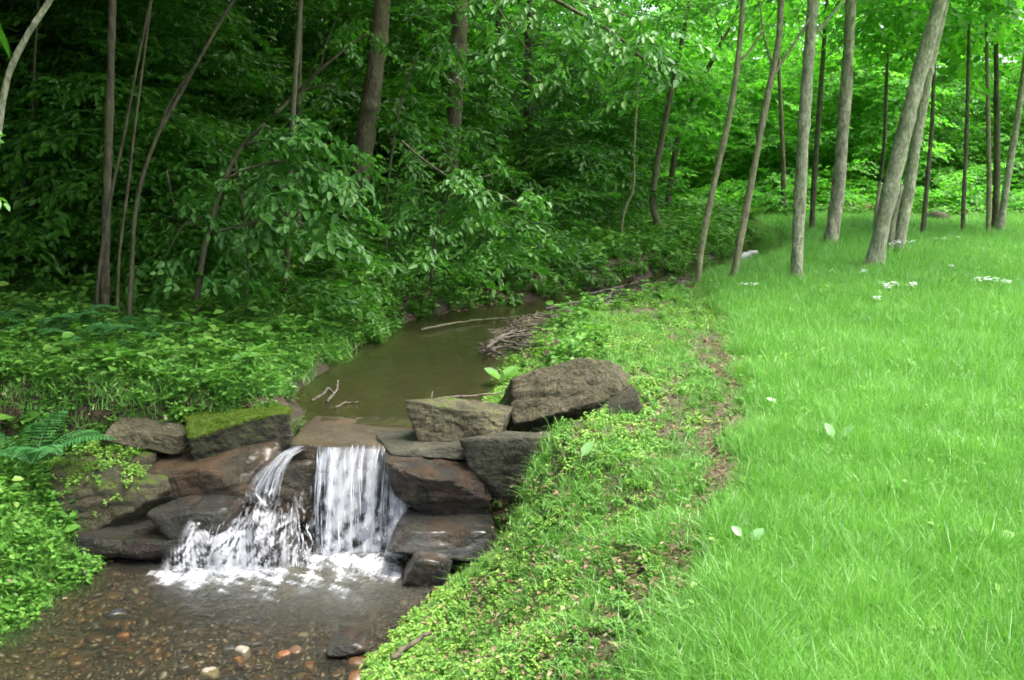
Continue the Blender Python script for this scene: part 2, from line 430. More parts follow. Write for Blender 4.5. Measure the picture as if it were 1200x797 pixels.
def H(x, y):
    x = np.asarray(x, dtype=float); y = np.asarray(y, dtype=float)
    eu, su, zu = chan(UPC, x, y, 1)
    el, sl, zl = chan(LOC, x, y, -1)
    eu = eu + .07 * wob(x, y, 4.5); el = el + .06 * wob(x, y, 4.0, 8)
    # above the weir
    bed = zu - .03 - .13 * ss(0, .4, -eu)
    left = zu - .03 + .27 * ss(0, .55, eu) + hill(np.maximum(eu - .3, 0), x, y)
    right = zu - .03 + (0.02 - zu) * ss(0, .8, eu)
    right = right + lawn_z(x, y) * ss(.3, 1.5, eu) + .12 * ss(13, 18, y) * np.exp(-((eu - 1.5) / 1.0) ** 2) * 0
    up = np.where(eu < 0, bed, np.where(su > 0, left, right))
    # below the weir
    bedl = zl - .05 - .12 * ss(0, .5, -el)
    w = 1.75 - 1.0 * ss(4.1, 5.3, y)
    rightl = zl - .05 + (.04 - zl) * ss(-.1, 1.0, el / w) + lawn_z(x, y) * ss(1, 2, el)
    leftl = zl - .05 + (.6 - .2 * ss(5.0, 5.4, y) * ss(1.6, .9, el)) * ss(0, .75, el) + hill(np.maximum(el - .4, 0), x, y) * .9
    leftl = leftl + .16 * np.exp(-((x + 3.35) / .5) ** 2 - ((y - 4.75) / .55) ** 2) * ss(0, .5, el)
    lo = np.where(el < 0, bedl, np.where(sl > 0, leftl, rightl))
    sh = .34 * ss(-1.38, -1.55, x) + .22 * ss(-.62, -.5, x)  # the step stands further back behind the stacked stones
    t = ss(5.66, 5.95, y - sh + .03 * wob(x, y, 5))
    z = lo * (1 - t) + up * t
    dl = ((y - 4.75) * 1.1 - (x + .3) * 1.25) / 1.665         # hollow that holds the right-hand stones
    z = z - .5 * ss(.02, .3, dl) * ss(-.75, -.55, x) * ss(1.0, .75, x) * ss(6.35, 6.05, y) * ss(-.72, -.5, z) 
    return z + .012 * wob(x, y, 9, 4) + .006 * wob(x, y, 21, 12)
def G(x, y): return float(H(np.array([x]), np.array([y]))[0])
def hit(px, py, far=70.0):                                # where the photo's ray meets the ground
    d = ray(px, py); y = np.arange(2.0, far, .02)
    P = CP + d * (y / d[1])[:, None]
    k = np.nonzero(P[:, 2] <= H(P[:, 0], P[:, 1]))[0]
    i = k[0] if len(k) else len(y) - 1
    return np.array([P[i, 0], P[i, 1], G(P[i, 0], P[i, 1])])
def steps(*seg):
    out = []
    for a, b, s0, s1 in seg:
        v = a; r = []
        n = max(2, int(round(abs(b - a) / ((s0 + s1) / 2))))
        u = np.linspace(0, 1, n, endpoint=False)
        out.append(a + (b - a) * (u * s0 + u * u * (s1 - s0) / 2) / ((s0 + s1) / 2))
    return np.concatenate(out + [[seg[-1][1]]])
gx = steps((-70, -12, 4, .6), (-12, -4, .5, .1), (-4, 3, .05, .05), (3, 10, .1, .5), (10, 70, .6, 4))
gy = steps((-30, 1, 3, .3), (1, 2.4, .2, .06), (2.4, 7.5, .05, .05), (7.5, 14, .06, .12), (14, 30, .15, .5), (30, 140, .6, 5))
GX, GY = np.meshgrid(gx, gy)
GZ = H(GX, GY)
# the edge of the unmown grass: x as a function of y
EDGE = np.array([[1.0, .25], [2.6, .54], [3.0, .68], [3.5, .87], [4.2, 1.13], [5.0, 1.37], [6.0, 1.64], [7.3, 1.9], [9, 2.2], [10.8, 2.45], [12, 2.5], [14, 3.0], [17, 4.6], [20, 6.2], [26, 7.0], [60, 8]])
def edge_x(y): return np.interp(y, EDGE[:, 0], EDGE[:, 1])
def zones(x, y):
    eu, su, zu = chan(UPC, x, y, 1); el, sl, zl = chan(LOC, x, y, -1)
    rightside = np.where(y > 5.75, su < 0, sl < 0)
    e = np.where(y > 5.75, eu, el)
    lawn = rightside * ss(-.1, .1, x - edge_x(y) + .08 * wob(x, y, 5)) * (1 - ss(29, 33, y))
    strip = rightside * (e > 0) * (1 - lawn) * (y < 30)
    mud = 1 - ss(.0, .25, e + .14 * wob(x, y, 6, 3) - .3 * rightside * ss(8, 9.5, y) * (y < 15))
    wood = (~rightside) * (e > 0) + (y >= 30)
    return lawn, strip, mud, wood, e, rightside
zl_, zs_, zm_, zw_, _, _ = zones(GX, GY)
ny, nx = GX.shape
idx = np.arange(ny * nx).reshape(ny, nx)
Fq = np.stack([idx[:-1, :-1], idx[:-1, 1:], idx[1:, 1:], idx[1:, :-1]], -1).reshape(-1, 4)
me = mesh_np('ground', np.stack([GX, GY, GZ], -1).reshape(-1, 3), Fq, M['ground'], True,
             {'lawn': ('POINT', zl_), 'strip': ('POINT', zs_), 'mud': ('POINT', zm_)})
tag(obj('ground', me), 'earth banks and leafy hillside either side of the stream', None, kind='structure')

# ------------------------------------------------------------------ water
def strip_mesh(C, name, mat, n=10, extra=.3, m=14, zoff=0.0, air=None, ymin=None):
    P = catmull(C, n)
    T = np.gradient(P[:, :2], axis=0); T /= np.linalg.norm(T, axis=1)[:, None]
    Nn = np.stack([-T[:, 1], T[:, 0]], -1)
    u = np.linspace(-1, 1, m)
    X = P[:, None, :2] + Nn[:, None] * ((P[:, 2] + extra)[:, None] * u[None])[..., None]
    Z = np.repeat(P[:, 3][:, None] + zoff, m, 1)
    V = np.concatenate([X, Z[..., None]], -1)
    if ymin is not None: V[..., 1] = np.maximum(V[..., 1], ymin)
    V = V.reshape(-1, 3)
    ii = np.arange(len(P) * m).reshape(len(P), m)
    Q = np.stack([ii[:-1, :-1], ii[1:, :-1], ii[1:, 1:], ii[:-1, 1:]], -1).reshape(-1, 4)
    a = air(V[:, 0], V[:, 1]) if air else np.zeros(len(V))
    return mesh_np(name, V, Q, mat, True, {'air': ('POINT', a)})
UPW = UPC.copy(); UPW[0] = [-1.01, 6.22, .42, -.2]; UPW[1] = [-.97, 6.4, .48, -.2]
tag(obj('stream_water', strip_mesh(UPW, 'stream_water', M['water_up'], extra=.25)), 'still olive stream water above the stone weir', kind='structure')
xs, ys = np.meshgrid(np.linspace(-3.6, 1.2, 110), np.linspace(-2, 5.95, 170))
air = np.exp(-((xs + 1.0) / .55) ** 2 - ((ys - 5.1) / .42) ** 2) * 1.0 + .7 * np.exp(-((xs + 1.75) / .4) ** 2 - ((ys - 5.15) / .28) ** 2)
ii = np.arange(xs.size).reshape(xs.shape)
Q = np.stack([ii[:-1, :-1], ii[:-1, 1:], ii[1:, 1:], ii[1:, :-1]], -1).reshape(-1, 4)
zz = -.84 + .012 * np.exp(-((xs + 1.1) / .8) ** 2 - ((ys - 5.2) / .6) ** 2) * wob(xs, ys, 16)
tag(obj('pool_water', mesh_np('pool_water', np.stack([xs, ys, zz], -1).reshape(-1, 3), Q, M['water_low'], True, {'air': ('POINT', np.clip(air, 0, 1))})),
    'clear shallow pool water below the waterfall', kind='structure')

# ------------------------------------------------------------------ rocks
def icos(sub):
    bm = bmesh.new(); bmesh.ops.create_icosphere(bm, subdivisions=sub, radius=1)
    V = np.array([v.co[:] for v in bm.verts]); F = np.array([[v.index for v in f.verts] for f in bm.faces]); bm.free()
    return V, F
ICO = {k: icos(k) for k in (1, 2, 3, 4, 5, 6)}
def rock_mesh(name, hx, hy, hz, seed, mat, sub=5, p=44, rough=1.0, chamfer=8, tilt=.15):
    r = np.random.default_rng(seed)
    D, F = ICO[sub]
    pl = []
    for ax in range(3):
        for s in (-1, 1):
            n = np.zeros(3); n[ax] = s; n += r.normal(size=3) * tilt; n /= np.linalg.norm(n); pl.append((n, r.uniform(.9, 1.05)))
    for _ in range(chamfer):
        n = r.normal(size=3); n /= np.linalg.norm(n); pl.append((n, r.uniform(.98, 1.35)))
    S = sum(np.maximum(0, D @ n / d) ** p for n, d in pl)
    V = D * (S ** (-1 / p))[:, None]
    V *= np.array([hx, hy, hz])
    off = Vector(r.uniform(-50, 50, 3))
    sz = (hx * hy * hz) ** (1 / 3)
    amp = .075 * rough * sz
    f1 = .9 / sz; f2 = 3.2 / sz; fb = 5.5 / sz
    tx, ty = r.normal() * .2, r.normal() * .2
    out = np.empty_like(V)
    for i, (v, d) in enumerate(zip(V, D)):
        q = Vector(v)
        a = mnoise.fractal(q * f1 + off, .68, 2.1, 8) * amp
        vd = mnoise.voronoi(q * f2 * .55 + off)[0]
        b = (min(.22, vd[1] - vd[0]) - .16) * amp * 2.0          # chipped facets with creases between them
        zz = q.z + tx * q.x + ty * q.y
        c = mnoise.noise(Vector((q.x * f1 * .6 + off.x, q.y * f1 * .6, zz * fb + off.z))) * amp * .75 * (1 - abs(d[2]))   # bedding ledges
        out[i] = v + d * (a + b + c)
    return mesh_np(name, out, F, mat, True)
def rock(name, label, px, py, lpx, hpx, roll, Y, thick, mat, seed, yaw=0, lean=0, cat='rock', sub=5, **k):
    c = at(px, py, Y); s = mpp(c)
    hx = lpx * s / 2; hz = max(.03, (hpx * s - thick * .27) / .95 / 2) if hpx * s > thick * .27 + .06 else hpx * s / 2
    o = obj(name, rock_mesh(name, hx, thick / 2, hz, seed, M[mat], sub, **k), loc=c)
    o.rotation_euler = (-R(lean), -R(roll), R(yaw))
    return tag(o, label, cat, 'stones of the weir')
rock('boulder', 'largest pale tan boulder at top of weir beside the grassy bank', 662, 466, 150, 76, 19, 6.32, .46, 'r_tan', 26, yaw=-10, lean=26, cat='boulder', chamfer=6, tilt=.13, sub=6)
rock('stone_slab', 'tan slab with mossy upper edge tilting down towards the big boulder', 542, 491, 110, 54, -8, 5.98, .32, 'r_tanmoss', 21, chamfer=4, tilt=.1, sub=6)
rock('stone_slab', 'long flat grey slab level with the lip, under the tan tilted slab', 528, 522, 140, 34, 1, 5.86, .4, 'r_greydamp', 8)
rock('stone_block', 'wet dark block with rusty top and shiny face close beside waterfall', 514, 568, 108, 78, -10, 5.66, .45, 'r_wetrust', 9, yaw=15, sub=6)
rock('stone_block', 'broad damp grey angular block beneath the largest boulder', 630, 542, 150, 84, 7, 5.7, .46, 'r_greydamp', 17, yaw=-8, lean=8, chamfer=5, tilt=.1, sub=6)
rock('stone_slab', 'narrow brown stone tilted steeply against the grassy bank by boulder', 716, 487, 84, 34, 36, 5.85, .3, 'r_grey', 5)
rock('stone_block', 'low black wet stone at the water, beneath the rusty topped block', 522, 628, 125, 62, -4, 5.42, .45, 'r_wet', 31)
rock('stone', 'small wet brown stone at pool edge right of the foam', 500, 668, 46, 52, -20, 5.12, .2, 'r_wetrust', 33, sub=4)
rock('stone', 'wet dark brown stone at pool edge under the green weeds', 410, 752, 42, 26, 5, 4.32, .18, 'r_wet', 34, sub=4)
rock('stone_block', 'square block with bright green moss cap left of waterfall', 283, 510, 112, 78, 4, 6.08, .46, 'r_moss', 41, yaw=22, chamfer=5, sub=6)
rock('stone_slab', 'flat tan slab overhanging a dark hollow, left of mossy cap block', 184, 506, 108, 42, -7, 6.1, .42, 'r_tan', 42, yaw=-6, chamfer=6, sub=6)
rock('stone_block', 'large dark mossy block with small plants on it, by the fern', 128, 577, 138, 82, 2, 5.75, .46, 'r_mossdark', 43, yaw=8, sub=6)
rock('stone_slab', 'thin small flagstone lying on the large dark mossy block', 150, 535, 74, 22, 0, 5.95, .26, 'r_mossdark', 44, sub=4)
rock('stone_slab', 'long low wet slab at pool level below the dark mossy block', 172, 629, 196, 54, 1, 5.55, .42, 'r_wet', 45)
rock('stone_block', 'rust orange wet stone under the moss capped block', 252, 560, 138, 78, 10, 5.86, .45, 'r_rust', 46, yaw=-10)
rock('stone_block', 'dark wet ledge stone catching the side cascade', 238, 604, 84, 54, 8, 5.5, .36, 'r_wet', 47, sub=4)
rock('stone_block', 'rusty wet stone behind the thin side cascade under the lip', 330, 566, 112, 80, 0, 5.86, .4, 'r_rust', 48)
rock('stone_block', 'black wet stone standing between the side cascade and main fall', 320, 634, 52, 74, 6, 5.45, .28, 'r_wet', 49, sub=4)
rock('stone_block', 'dark wet stone hidden behind the main curtain of falling water', 420, 590, 125, 135, 0, 5.9, .45, 'r_wet', 50)
lip = obj('stone_slab', rock_mesh('stone_slab', .46, .36, .085, 52, M['r_lip'], 5, chamfer=4, rough=.6, tilt=.05), loc=(-1.03, 6.12, -.296))
tag(lip, 'flat wet brown lip stone that the stream pours over', 'rock', 'stones of the weir')

# stones lying in the pool and on the banks
def small_stone(label, px, py, w, h, mat, seed, z=None, name='stone', group='loose stones in the pool', sink=.3, Y=None):
    p = atz(px, py, z) if z is not None else hit(px, py)
    s = mpp(p)
    o = obj(name, rock_mesh(name, w * s / 2, w * s / 2 * .8, h * s / 2, seed, mat, 3, p=9), loc=(p[0], p[1], p[2] + h * s * (.5 - sink)))
    o.rotation_euler = (0, 0, random.random() * 6)
    return tag(o, label, 'stone', group)
M['s_white'] = plain('pale pebble', (.2, .175, .135), .4)
M['s_black'] = plain('black pebble', (.035, .035, .04), .3)
M['s_orange'] = plain('orange pebble', (.15, .062, .022), .4)
M['s_brown'] = plain('brown pebble', (.08, .048, .028), .4)
M['s_grey'] = plain('grey green pebble', (.1, .095, .065), .4)
for a in [('pale cream stone poking out of the pool beside a black one', 284, 766, 20, 13, 's_white', 61), ('black stone poking out of the pool beside a pale one', 268, 765, 15, 11, 's_black', 62),
          ('orange pebble in the shallows just below the pale cream stone', 281, 778, 13, 10, 's_orange', 63), ('pale grey pebble just under the water near the weeds', 355, 747, 13, 8, 's_white', 64),
          ('flat greenish stone at the pool edge under the wet brown stone', 391, 767, 24, 13, 's_grey', 65), ('orange stone in the gravel, right of the pale cream stone', 330, 772, 17, 11, 's_orange', 66),
          ('brown stone in the gravel touching the orange one', 348, 768, 17, 12, 's_brown', 67), ('pale flat stone at the bottom edge of the shallows', 246, 792, 22, 11, 's_white', 68),
          ('dark pebble in the bottom corner of the shallows', 215, 785, 16, 10, 's_black', 69), ('small orange stone on the gravel near the weedy edge', 362, 783, 15, 10, 's_orange', 70),
          ('dark stone alone in shallow water near the leafy left bank', 138, 722, 22, 10, 's_black', 71), ('orange brown stone under clear water mid pool', 145, 748, 18, 9, 's_orange', 72)]:
    small_stone(a[0], a[1], a[2], a[3], a[4], M[a[5]], a[6], z=-.87)
small_stone('pale stone lying on the weedy bank above the pool', 657, 659, 13, 10, M['s_white'], 81, group='stones on the bank')
small_stone('brown stone sunk in the bank by the tall grass edge', 741, 690, 22, 14, M['s_brown'], 82, group='stones on the bank')
small_stone('tan stone wedged on the damp block below the big boulder', 657, 498, 15, 11, M['s_orange'], 83, group='stones on the bank')

# ------------------------------------------------------------------ falling water
fall = empty('waterfall', (-1.05, 5.5, -.84))
tag(fall, 'white waterfall pouring over the stone weir into the pool', 'waterfall')
def fpart(name, me):
    o = obj(name, me, fall); o.location = (1.05, -5.5, .84); o['kind'] = 'stuff'; return o
r2 = np.random.default_rng(77)
# smooth sheet sliding over the lip stone and bending down
def grid_add(mb, V, vv):
    ny_, nx_ = V.shape[:2]; ii = np.arange(ny_ * nx_).reshape(ny_, nx_)
    mb.add(V.reshape(-1, 3), None, np.stack([ii[:-1, :-1], ii[:-1, 1:], ii[1:, 1:], ii[1:, :-1]], -1).reshape(-1, 4), np.clip(vv, 0, 1).ravel())
def n1(x, f, s): return wob(x * f, np.full_like(x, s * 7.3), 1.0, int(s) % 14, 8)
mb = MB()
prof = catmull(np.array([[6.42, -.199], [6.2, -.199], [5.95, -.2], [5.86, -.207], [5.8, -.222], [5.77, -.25]]), 4)
U, J = np.meshgrid(np.linspace(-1.42, -.64, 60), np.arange(len(prof)))
V = np.stack([U, prof[J, 0] + 0 * U, prof[J, 1] + .003 * np.sin(U * 50 + J)], -1)
grid_add(mb, V, .02 + .2 * ss(.6, 1, J / len(prof)) * ss(-.2, .8, n1(U, 40, 3)))
fpart('lip_sheet', mb.mesh('lip_sheet', M['fall']))
# curtain: thin streaked veils of falling water, one behind the other
def veil(mb, x0, x1, y0, z0, z1, v0, seed, dens, lo, freq, spread=.0, jag=.02):
    T_, n_ = 46, 220
    u = np.linspace(0, 1, n_); t = np.linspace(0, 1, T_)
    Uu, Tt = np.meshgrid(u, t)
    X = x0 + (x1 - x0) * Uu
    cx = (x0 + x1) / 2
    tt = np.sqrt(Tt)
    Z = z0 + (z1 - z0) * Tt
    flow = wob(Tt * 3.1 + seed, Uu * 9, 1.0, 3, 8)
    Xw = X + (X - cx) * spread * Tt + .007 * flow * Tt + .004 * np.sin(Tt * 14 + Uu * 30)
    Yv = y0 - v0 * tt + jag * wob(Uu * 22 + seed, Tt * 2.2, 1.0, 6, 8) * (.3 + Tt)
    st = (.6 - .25 * Tt) * n1(Xw, freq, seed) + (.45 - .25 * Tt) * n1(Xw, freq * 2.7, seed + 3) + .3 * wob(X * freq * 1.2, Tt * 5, 1.0, 9, 8) + (.15 + .5 * Tt) * wob(X * 60 + Tt * 5, Tt * 28 + X * 9 + seed, 1.0, 1, 10) + .3 * Tt * wob(X * 150, Tt * 70, 1.0, 8, 10)
    a = ss(lo - .3, lo + 1.2, st) * dens * (.55 + .45 * ss(0, .35, Tt) + .35 * ss(.6, 1, Tt)) * ss(0, .06, Uu) * ss(1, .94, Uu) * ss(0, .03, Tt)
    grid_add(mb, np.stack([Xw, Yv, Z], -1), a)
mb = MB()
veil(mb, -1.27, -.655, 5.79, -.215, -.85, .30, 1, .7, -.35, 21, .06)
veil(mb, -1.25, -.66, 5.775, -.22, -.85, .24, 5, .7, .0, 30, .1)
veil(mb, -1.26, -.67, 5.80, -.215, -.85, .38, 9, .8, .3, 26, .05)
veil(mb, -1.29, -1.08, 5.80, -.215, -.84, .33, 12, .7, .2, 40, .0)
fpart('main_curtain', mb.mesh('main_curtain', M['fall']))
def strand(mb, P, w, dens):
    """a flattened, wavering thread of water, dens fading at its ends"""
    n = len(P); P = np.asarray(P, dtype=float)
    env = np.clip(np.sin(np.linspace(.12, math.pi - .05, n)) * 1.5, .15, 1)
    ph = r2.uniform(0, 6); fr = r2.uniform(.6, 1.6)
    ww = w * (.55 + .45 * np.sin(np.arange(n) * fr + ph)) * env + .0008
    side = np.stack([ww, np.zeros(n), np.zeros(n)], -1); dep = np.stack([np.zeros(n), ww * .4 + .001, np.zeros(n)], -1)
    V = np.stack([P - side, P - dep, P + side, P + dep], 1).reshape(-1, 3)
    i = np.arange(n - 1)[:, None] * 4; j = np.arange(4)[None]; k = (j + 1) % 4
    Q = np.stack([i + j, i + k, i + 4 + k, i + 4 + j], -1).reshape(-1, 4)
    d = dens * env * (.75 + .25 * np.sin(np.arange(n) * fr * 1.7 + ph * 2))
    mb.add(V, None, Q, np.repeat(np.clip(d, 0, 1), 4))
mb = MB()
for k in range(90):
    x0 = r2.uniform(-1.28, -.65) if r2.random() < .6 else r2.choice([-1.25, -1.17, -1.03, -.9, -.8, -.72]) + r2.normal() * .012
    v0 = r2.uniform(.6, 1.0); t0 = 0 if r2.random() < .35 else r2.uniform(0, .28); t1 = min(.37, t0 + r2.uniform(.06, .3))
    t = np.linspace(t0, t1, 14)
    X = x0 + r2.normal() * .012 * t / .37 + .004 * np.sin(t * 40 + k)
    Yy = 5.79 - v0 * t; Z = np.maximum(-.212 - .35 * t - 4.0 * t * t, -.85)
    strand(mb, np.stack([X, Yy, Z], -1), r2.choice([.0018, .003, .005], p=[.5, .35, .15]), r2.uniform(.5, 1.0))
fpart('threads', mb.mesh('threads', M['fall']))
mb = MB()
# side cascade: a thin arc from the lip's left end on to a ledge, then broken water fanning over the stones
for k in range(60):
    a = np.array([-1.37 + r2.normal() * .02, 5.79, -.215]); b = np.array([-1.6 + r2.normal() * .07, 5.56 + r2.normal() * .03, -.53])
    P = catmull([a, a + (b - a) * np.array([.4, .45, .12]), a + (b - a) * np.array([.78, .8, .5]), b], 5)
    strand(mb, P, r2.choice([.002, .004, .006]), r2.uniform(.1, .5))
def tumble(mb, xa, xb, ya, za, yb, zb, n_, seed, dens, lo, bulge, xsl=0.0):
    Uu, Tt = np.meshgrid(np.linspace(0, 1, n_ * 2), np.linspace(0, 1, 60))
    X = xa[0] + (xa[1] - xa[0]) * Uu; XB = xb[0] + (xb[1] - xb[0]) * Uu
    X = X + (XB - X) * Tt
    edge = wob(Uu * 14 + seed, Tt * 0, 1.0, 5, 8) * .05
    Yv = ya + (yb - ya) * Tt ** .8 - bulge * np.sin(Tt * 3.14) + .035 * wob(X * 17, Tt * 4 + seed, 1.0, 2, 8)
    Z = za + edge + (zb - za - edge) * Tt ** 1.6 + .022 * wob(X * 25, Tt * 6 + seed, 1.0, 7, 8) * np.sin(Tt * 3.14)
    st = .45 * wob(X * 24, Tt * 5 + seed, 1.0, 4, 8) + .5 * wob(X * 70 + Tt * 9, Tt * 22 + seed, 1.0, 11, 8) + .5 * wob(X * 150 - Tt * 12, Tt * 48, 1.0, 0, 8)
    aa = ss(lo - .2, lo + 1.2, st) * dens * .85 * ss(0, .12, Uu) * ss(1, .88, Uu) * (.35 + .65 * ss(0, .4, Tt)) * ss(0, .08, Tt)
    grid_add(mb, np.stack([X, Yv, Z], -1), aa)
tumble(mb, (-1.9, -1.42), (-2.16, -1.4), 5.52, -.5, 5.2, -.85, 150, 2, 1.0, -.75, .05)
tumble(mb, (-1.84, -1.3), (-2.1, -1.3), 5.46, -.53, 5.18, -.85, 150, 6, .9, -.2, .06)
tumble(mb, (-1.72, -1.46), (-1.8, -1.5), 5.68, -.4, 5.48, -.57, 90, 8, .8, .1, .03)
tumble(mb, (-1.4, -1.24), (-1.42, -1.22), 5.6, -.5, 5.3, -.85, 60, 9, .8, .0, .03)
tumble(mb, (-1.62, -1.36), (-1.6, -1.36), 5.6, -.5, 5.44, -.6, 70, 13, .8, .0, .04)
for k in range(110):
    x0 = r2.uniform(-1.92, -1.25); y0 = 5.5 - r2.uniform(0, .18); z0 = -.5 - .3 * r2.random()
    fan = (x0 + 1.45) * .2 + r2.normal() * .015
    L_ = r2.uniform(.05, .16)
    strand(mb, catmull([[x0, y0, z0], [x0 + fan * .5, y0 - .03, z0 - L_ * .35], [x0 + fan, y0 - .06, max(-.85, z0 - L_)]], 4), r2.choice([.0018, .003, .005]), r2.uniform(.35, .9))
fpart('side_cascade', mb.mesh('side_cascade', M['fall']))
# foam: a churned skin on the water with torn edges, and drops in the air
mb = MB()
def foam(xr, yr, cx, cy, rx, ry, lo, hgt, seed):
    Xf, Yf = np.meshgrid(np.linspace(*xr, 260), np.linspace(*yr, 150))
    rr_ = np.sqrt(((Xf - cx) / rx) ** 2 + ((Yf - cy) / ry) ** 2)
    nz = wob(Xf, Yf, 22, seed % 10, 8) * .5 + wob(Xf, Yf, 55, (seed + 4) % 12, 8) * .4 + wob(Xf, Yf, 120, (seed + 8) % 14, 8) * .3
    a = ss(lo - .4, lo + 1.7, nz * .9 + 1.15 - rr_ * 1.25)
    Z = -.836 + hgt * np.clip(1 - rr_, 0, 1) * (.6 + .5 * wob(Xf, Yf, 45, 2, 8)) + .004 * wob(Xf, Yf, 90, 6, 8) * a
    grid_add(mb, np.stack([Xf, Yf, Z], -1), a)
foam((-1.5, -.55), (4.85, 5.55), -.98, 5.34, .42, .2, -.15, .05, 1)
foam((-2.2, -1.1), (4.85, 5.5), -1.74, 5.2, .52, .15, -.05, .03, 3)
foam((-2.1, -.6), (4.6, 5.4), -1.25, 5.12, .8, .28, .6, .0, 5)
fpart('foam', mb.mesh('foam', M['foam']))
mb = MB(); D1, F1 = ICO[1]
for k in range(600):
    if k < 300: x, y, z = r2.uniform(-1.36, -.62), 5.45 + r2.normal() * .06, -.84 + abs(r2.normal()) * .12
    else: x, y, z = r2.uniform(-2.0, -1.25), 5.3 + r2.normal() * .08, -.82 + abs(r2.normal()) * .12
    s = r2.uniform(.0012, .0035)
    mb.add(D1 * np.array([s * .8, s * .8, s * r2.uniform(.8, 2.2)]) + [x, y, z], F1, None, r2.uniform(.4, 1))
fpart('spray', mb.mesh('spray', M['foam']))

# ------------------------------------------------------------------ scattering
PROTO = bpy.data.collections.new('prototypes')            # never linked to the scene
def proto(name, me):
    o = bpy.data.objects.new(name, me); PROTO.objects.link(o); return o
def scatter(name, P, rot, scl, protos, label, cat, seed=0, parent=None):
    P = np.asarray(P, dtype=np.float32); n = len(P)
    me = bpy.data.meshes.new(name); me.vertices.add(n); me.vertices.foreach_set('co', P.ravel())
    a = me.attributes.new('rot', 'FLOAT_VECTOR', 'POINT'); a.data.foreach_set('vector', np.asarray(rot, dtype=np.float32).ravel())
    s = np.asarray(scl, dtype=np.float32)
    if s.ndim == 1: s = np.repeat(s[:, None], 3, 1)
    a = me.attributes.new('scl', 'FLOAT_VECTOR', 'POINT'); a.data.foreach_set('vector', s.ravel())
    a = me.attributes.new('idx', 'INT', 'POINT'); a.data.foreach_set('value', np.random.default_rng(seed).integers(0, len(protos), n).astype(np.int32))
    o = obj(name, me, parent)
    g = bpy.data.node_groups.new(name + ' scatter', 'GeometryNodeTree')
    g.interface.new_socket('Geometry', in_out='INPUT', socket_type='NodeSocketGeometry')
    g.interface.new_socket('Geometry', in_out='OUTPUT', socket_type='NodeSocketGeometry')
    gi = g.nodes.new('NodeGroupInput'); go = g.nodes.new('NodeGroupOutput')
    ip = g.nodes.new('GeometryNodeInstanceOnPoints')
    gti = g.nodes.new('GeometryNodeGeometryToInstance')
    for p in protos:
        oi = g.nodes.new('GeometryNodeObjectInfo'); oi.inputs['Object'].default_value = p
        g.links.new(oi.outputs['Geometry'], gti.inputs[0])
    g.links.new(gi.outputs[0], ip.inputs['Points'])
    g.links.new(gti.outputs[0], ip.inputs['Instance'])
    ip.inputs['Pick Instance'].default_value = True
    def na(nm, ty):
        x = g.nodes.new('GeometryNodeInputNamedAttribute'); x.data_type = ty; x.inputs[0].default_value = nm
        return x.outputs[0]
    g.links.new(na('idx', 'INT'), ip.inputs['Instance Index'])
    e = g.nodes.new('FunctionNodeEulerToRotation'); g.links.new(na('rot', 'FLOAT_VECTOR'), e.inputs[0]); g.links.new(e.outputs[0], ip.inputs['Rotation'])
    g.links.new(na('scl', 'FLOAT_VECTOR'), ip.inputs['Scale'])
    g.links.new(ip.outputs[0], go.inputs[0])
    md = o.modifiers.new('scatter', 'NODES'); md.node_group = g
    return tag(o, label, cat, kind='stuff')
def in_view(x, y, z, margin=90):
    """points the photograph could see, with a margin round the frame"""
    d = np.stack([x, y, z - CAM_Z], -1); f = d @ FW
    u = 600 + d[:, 0] / np.maximum(f, .01) * FPX; v = 398.5 - (d @ UP) / np.maximum(f, .01) * FPX
    return (f > .3) & (u > -margin) & (u < 1200 + margin) & (v > -margin - 200) & (v < 797 + margin)

# leaves ------------------------------------------------------------------
def leaf_batch(mb, base, dirv, up, length, width, fold=.25, v=None, curl=.12):
    """many leaves at once: base (n,3), dirv (n,3), up (n,3) rough normals, length/width (n,)"""
    n = len(base)
    d = dirv / np.linalg.norm(dirv, axis=1)[:, None]
    s = np.cross(d, up); s /= np.linalg.norm(s, axis=1)[:, None] + 1e-9
    u = np.cross(s, d)
    L, W = length[:, None], width[:, None]
    b = base; tip = base + d * L - u * L * curl
    q1 = base + d * L * .3; q2 = base + d * L * .68 - u * L * curl * .4
    V = np.stack([b, q1 + s * W * .5 + u * W * fold, q2 + s * W * .42 + u * W * fold * .8, tip, q2 - s * W * .42 + u * W * fold * .8, q1 - s * W * .5 + u * W * fold], 1)
    i = np.arange(n)[:, None] * 6
    Q = np.concatenate([i + np.array([[0, 3, 2, 1]]), i + np.array([[0, 5, 4, 3]])])
    vv = rng.random(n) if v is None else v
    mb.add(V.reshape(-1, 3), None, Q, np.repeat(vv, 6))
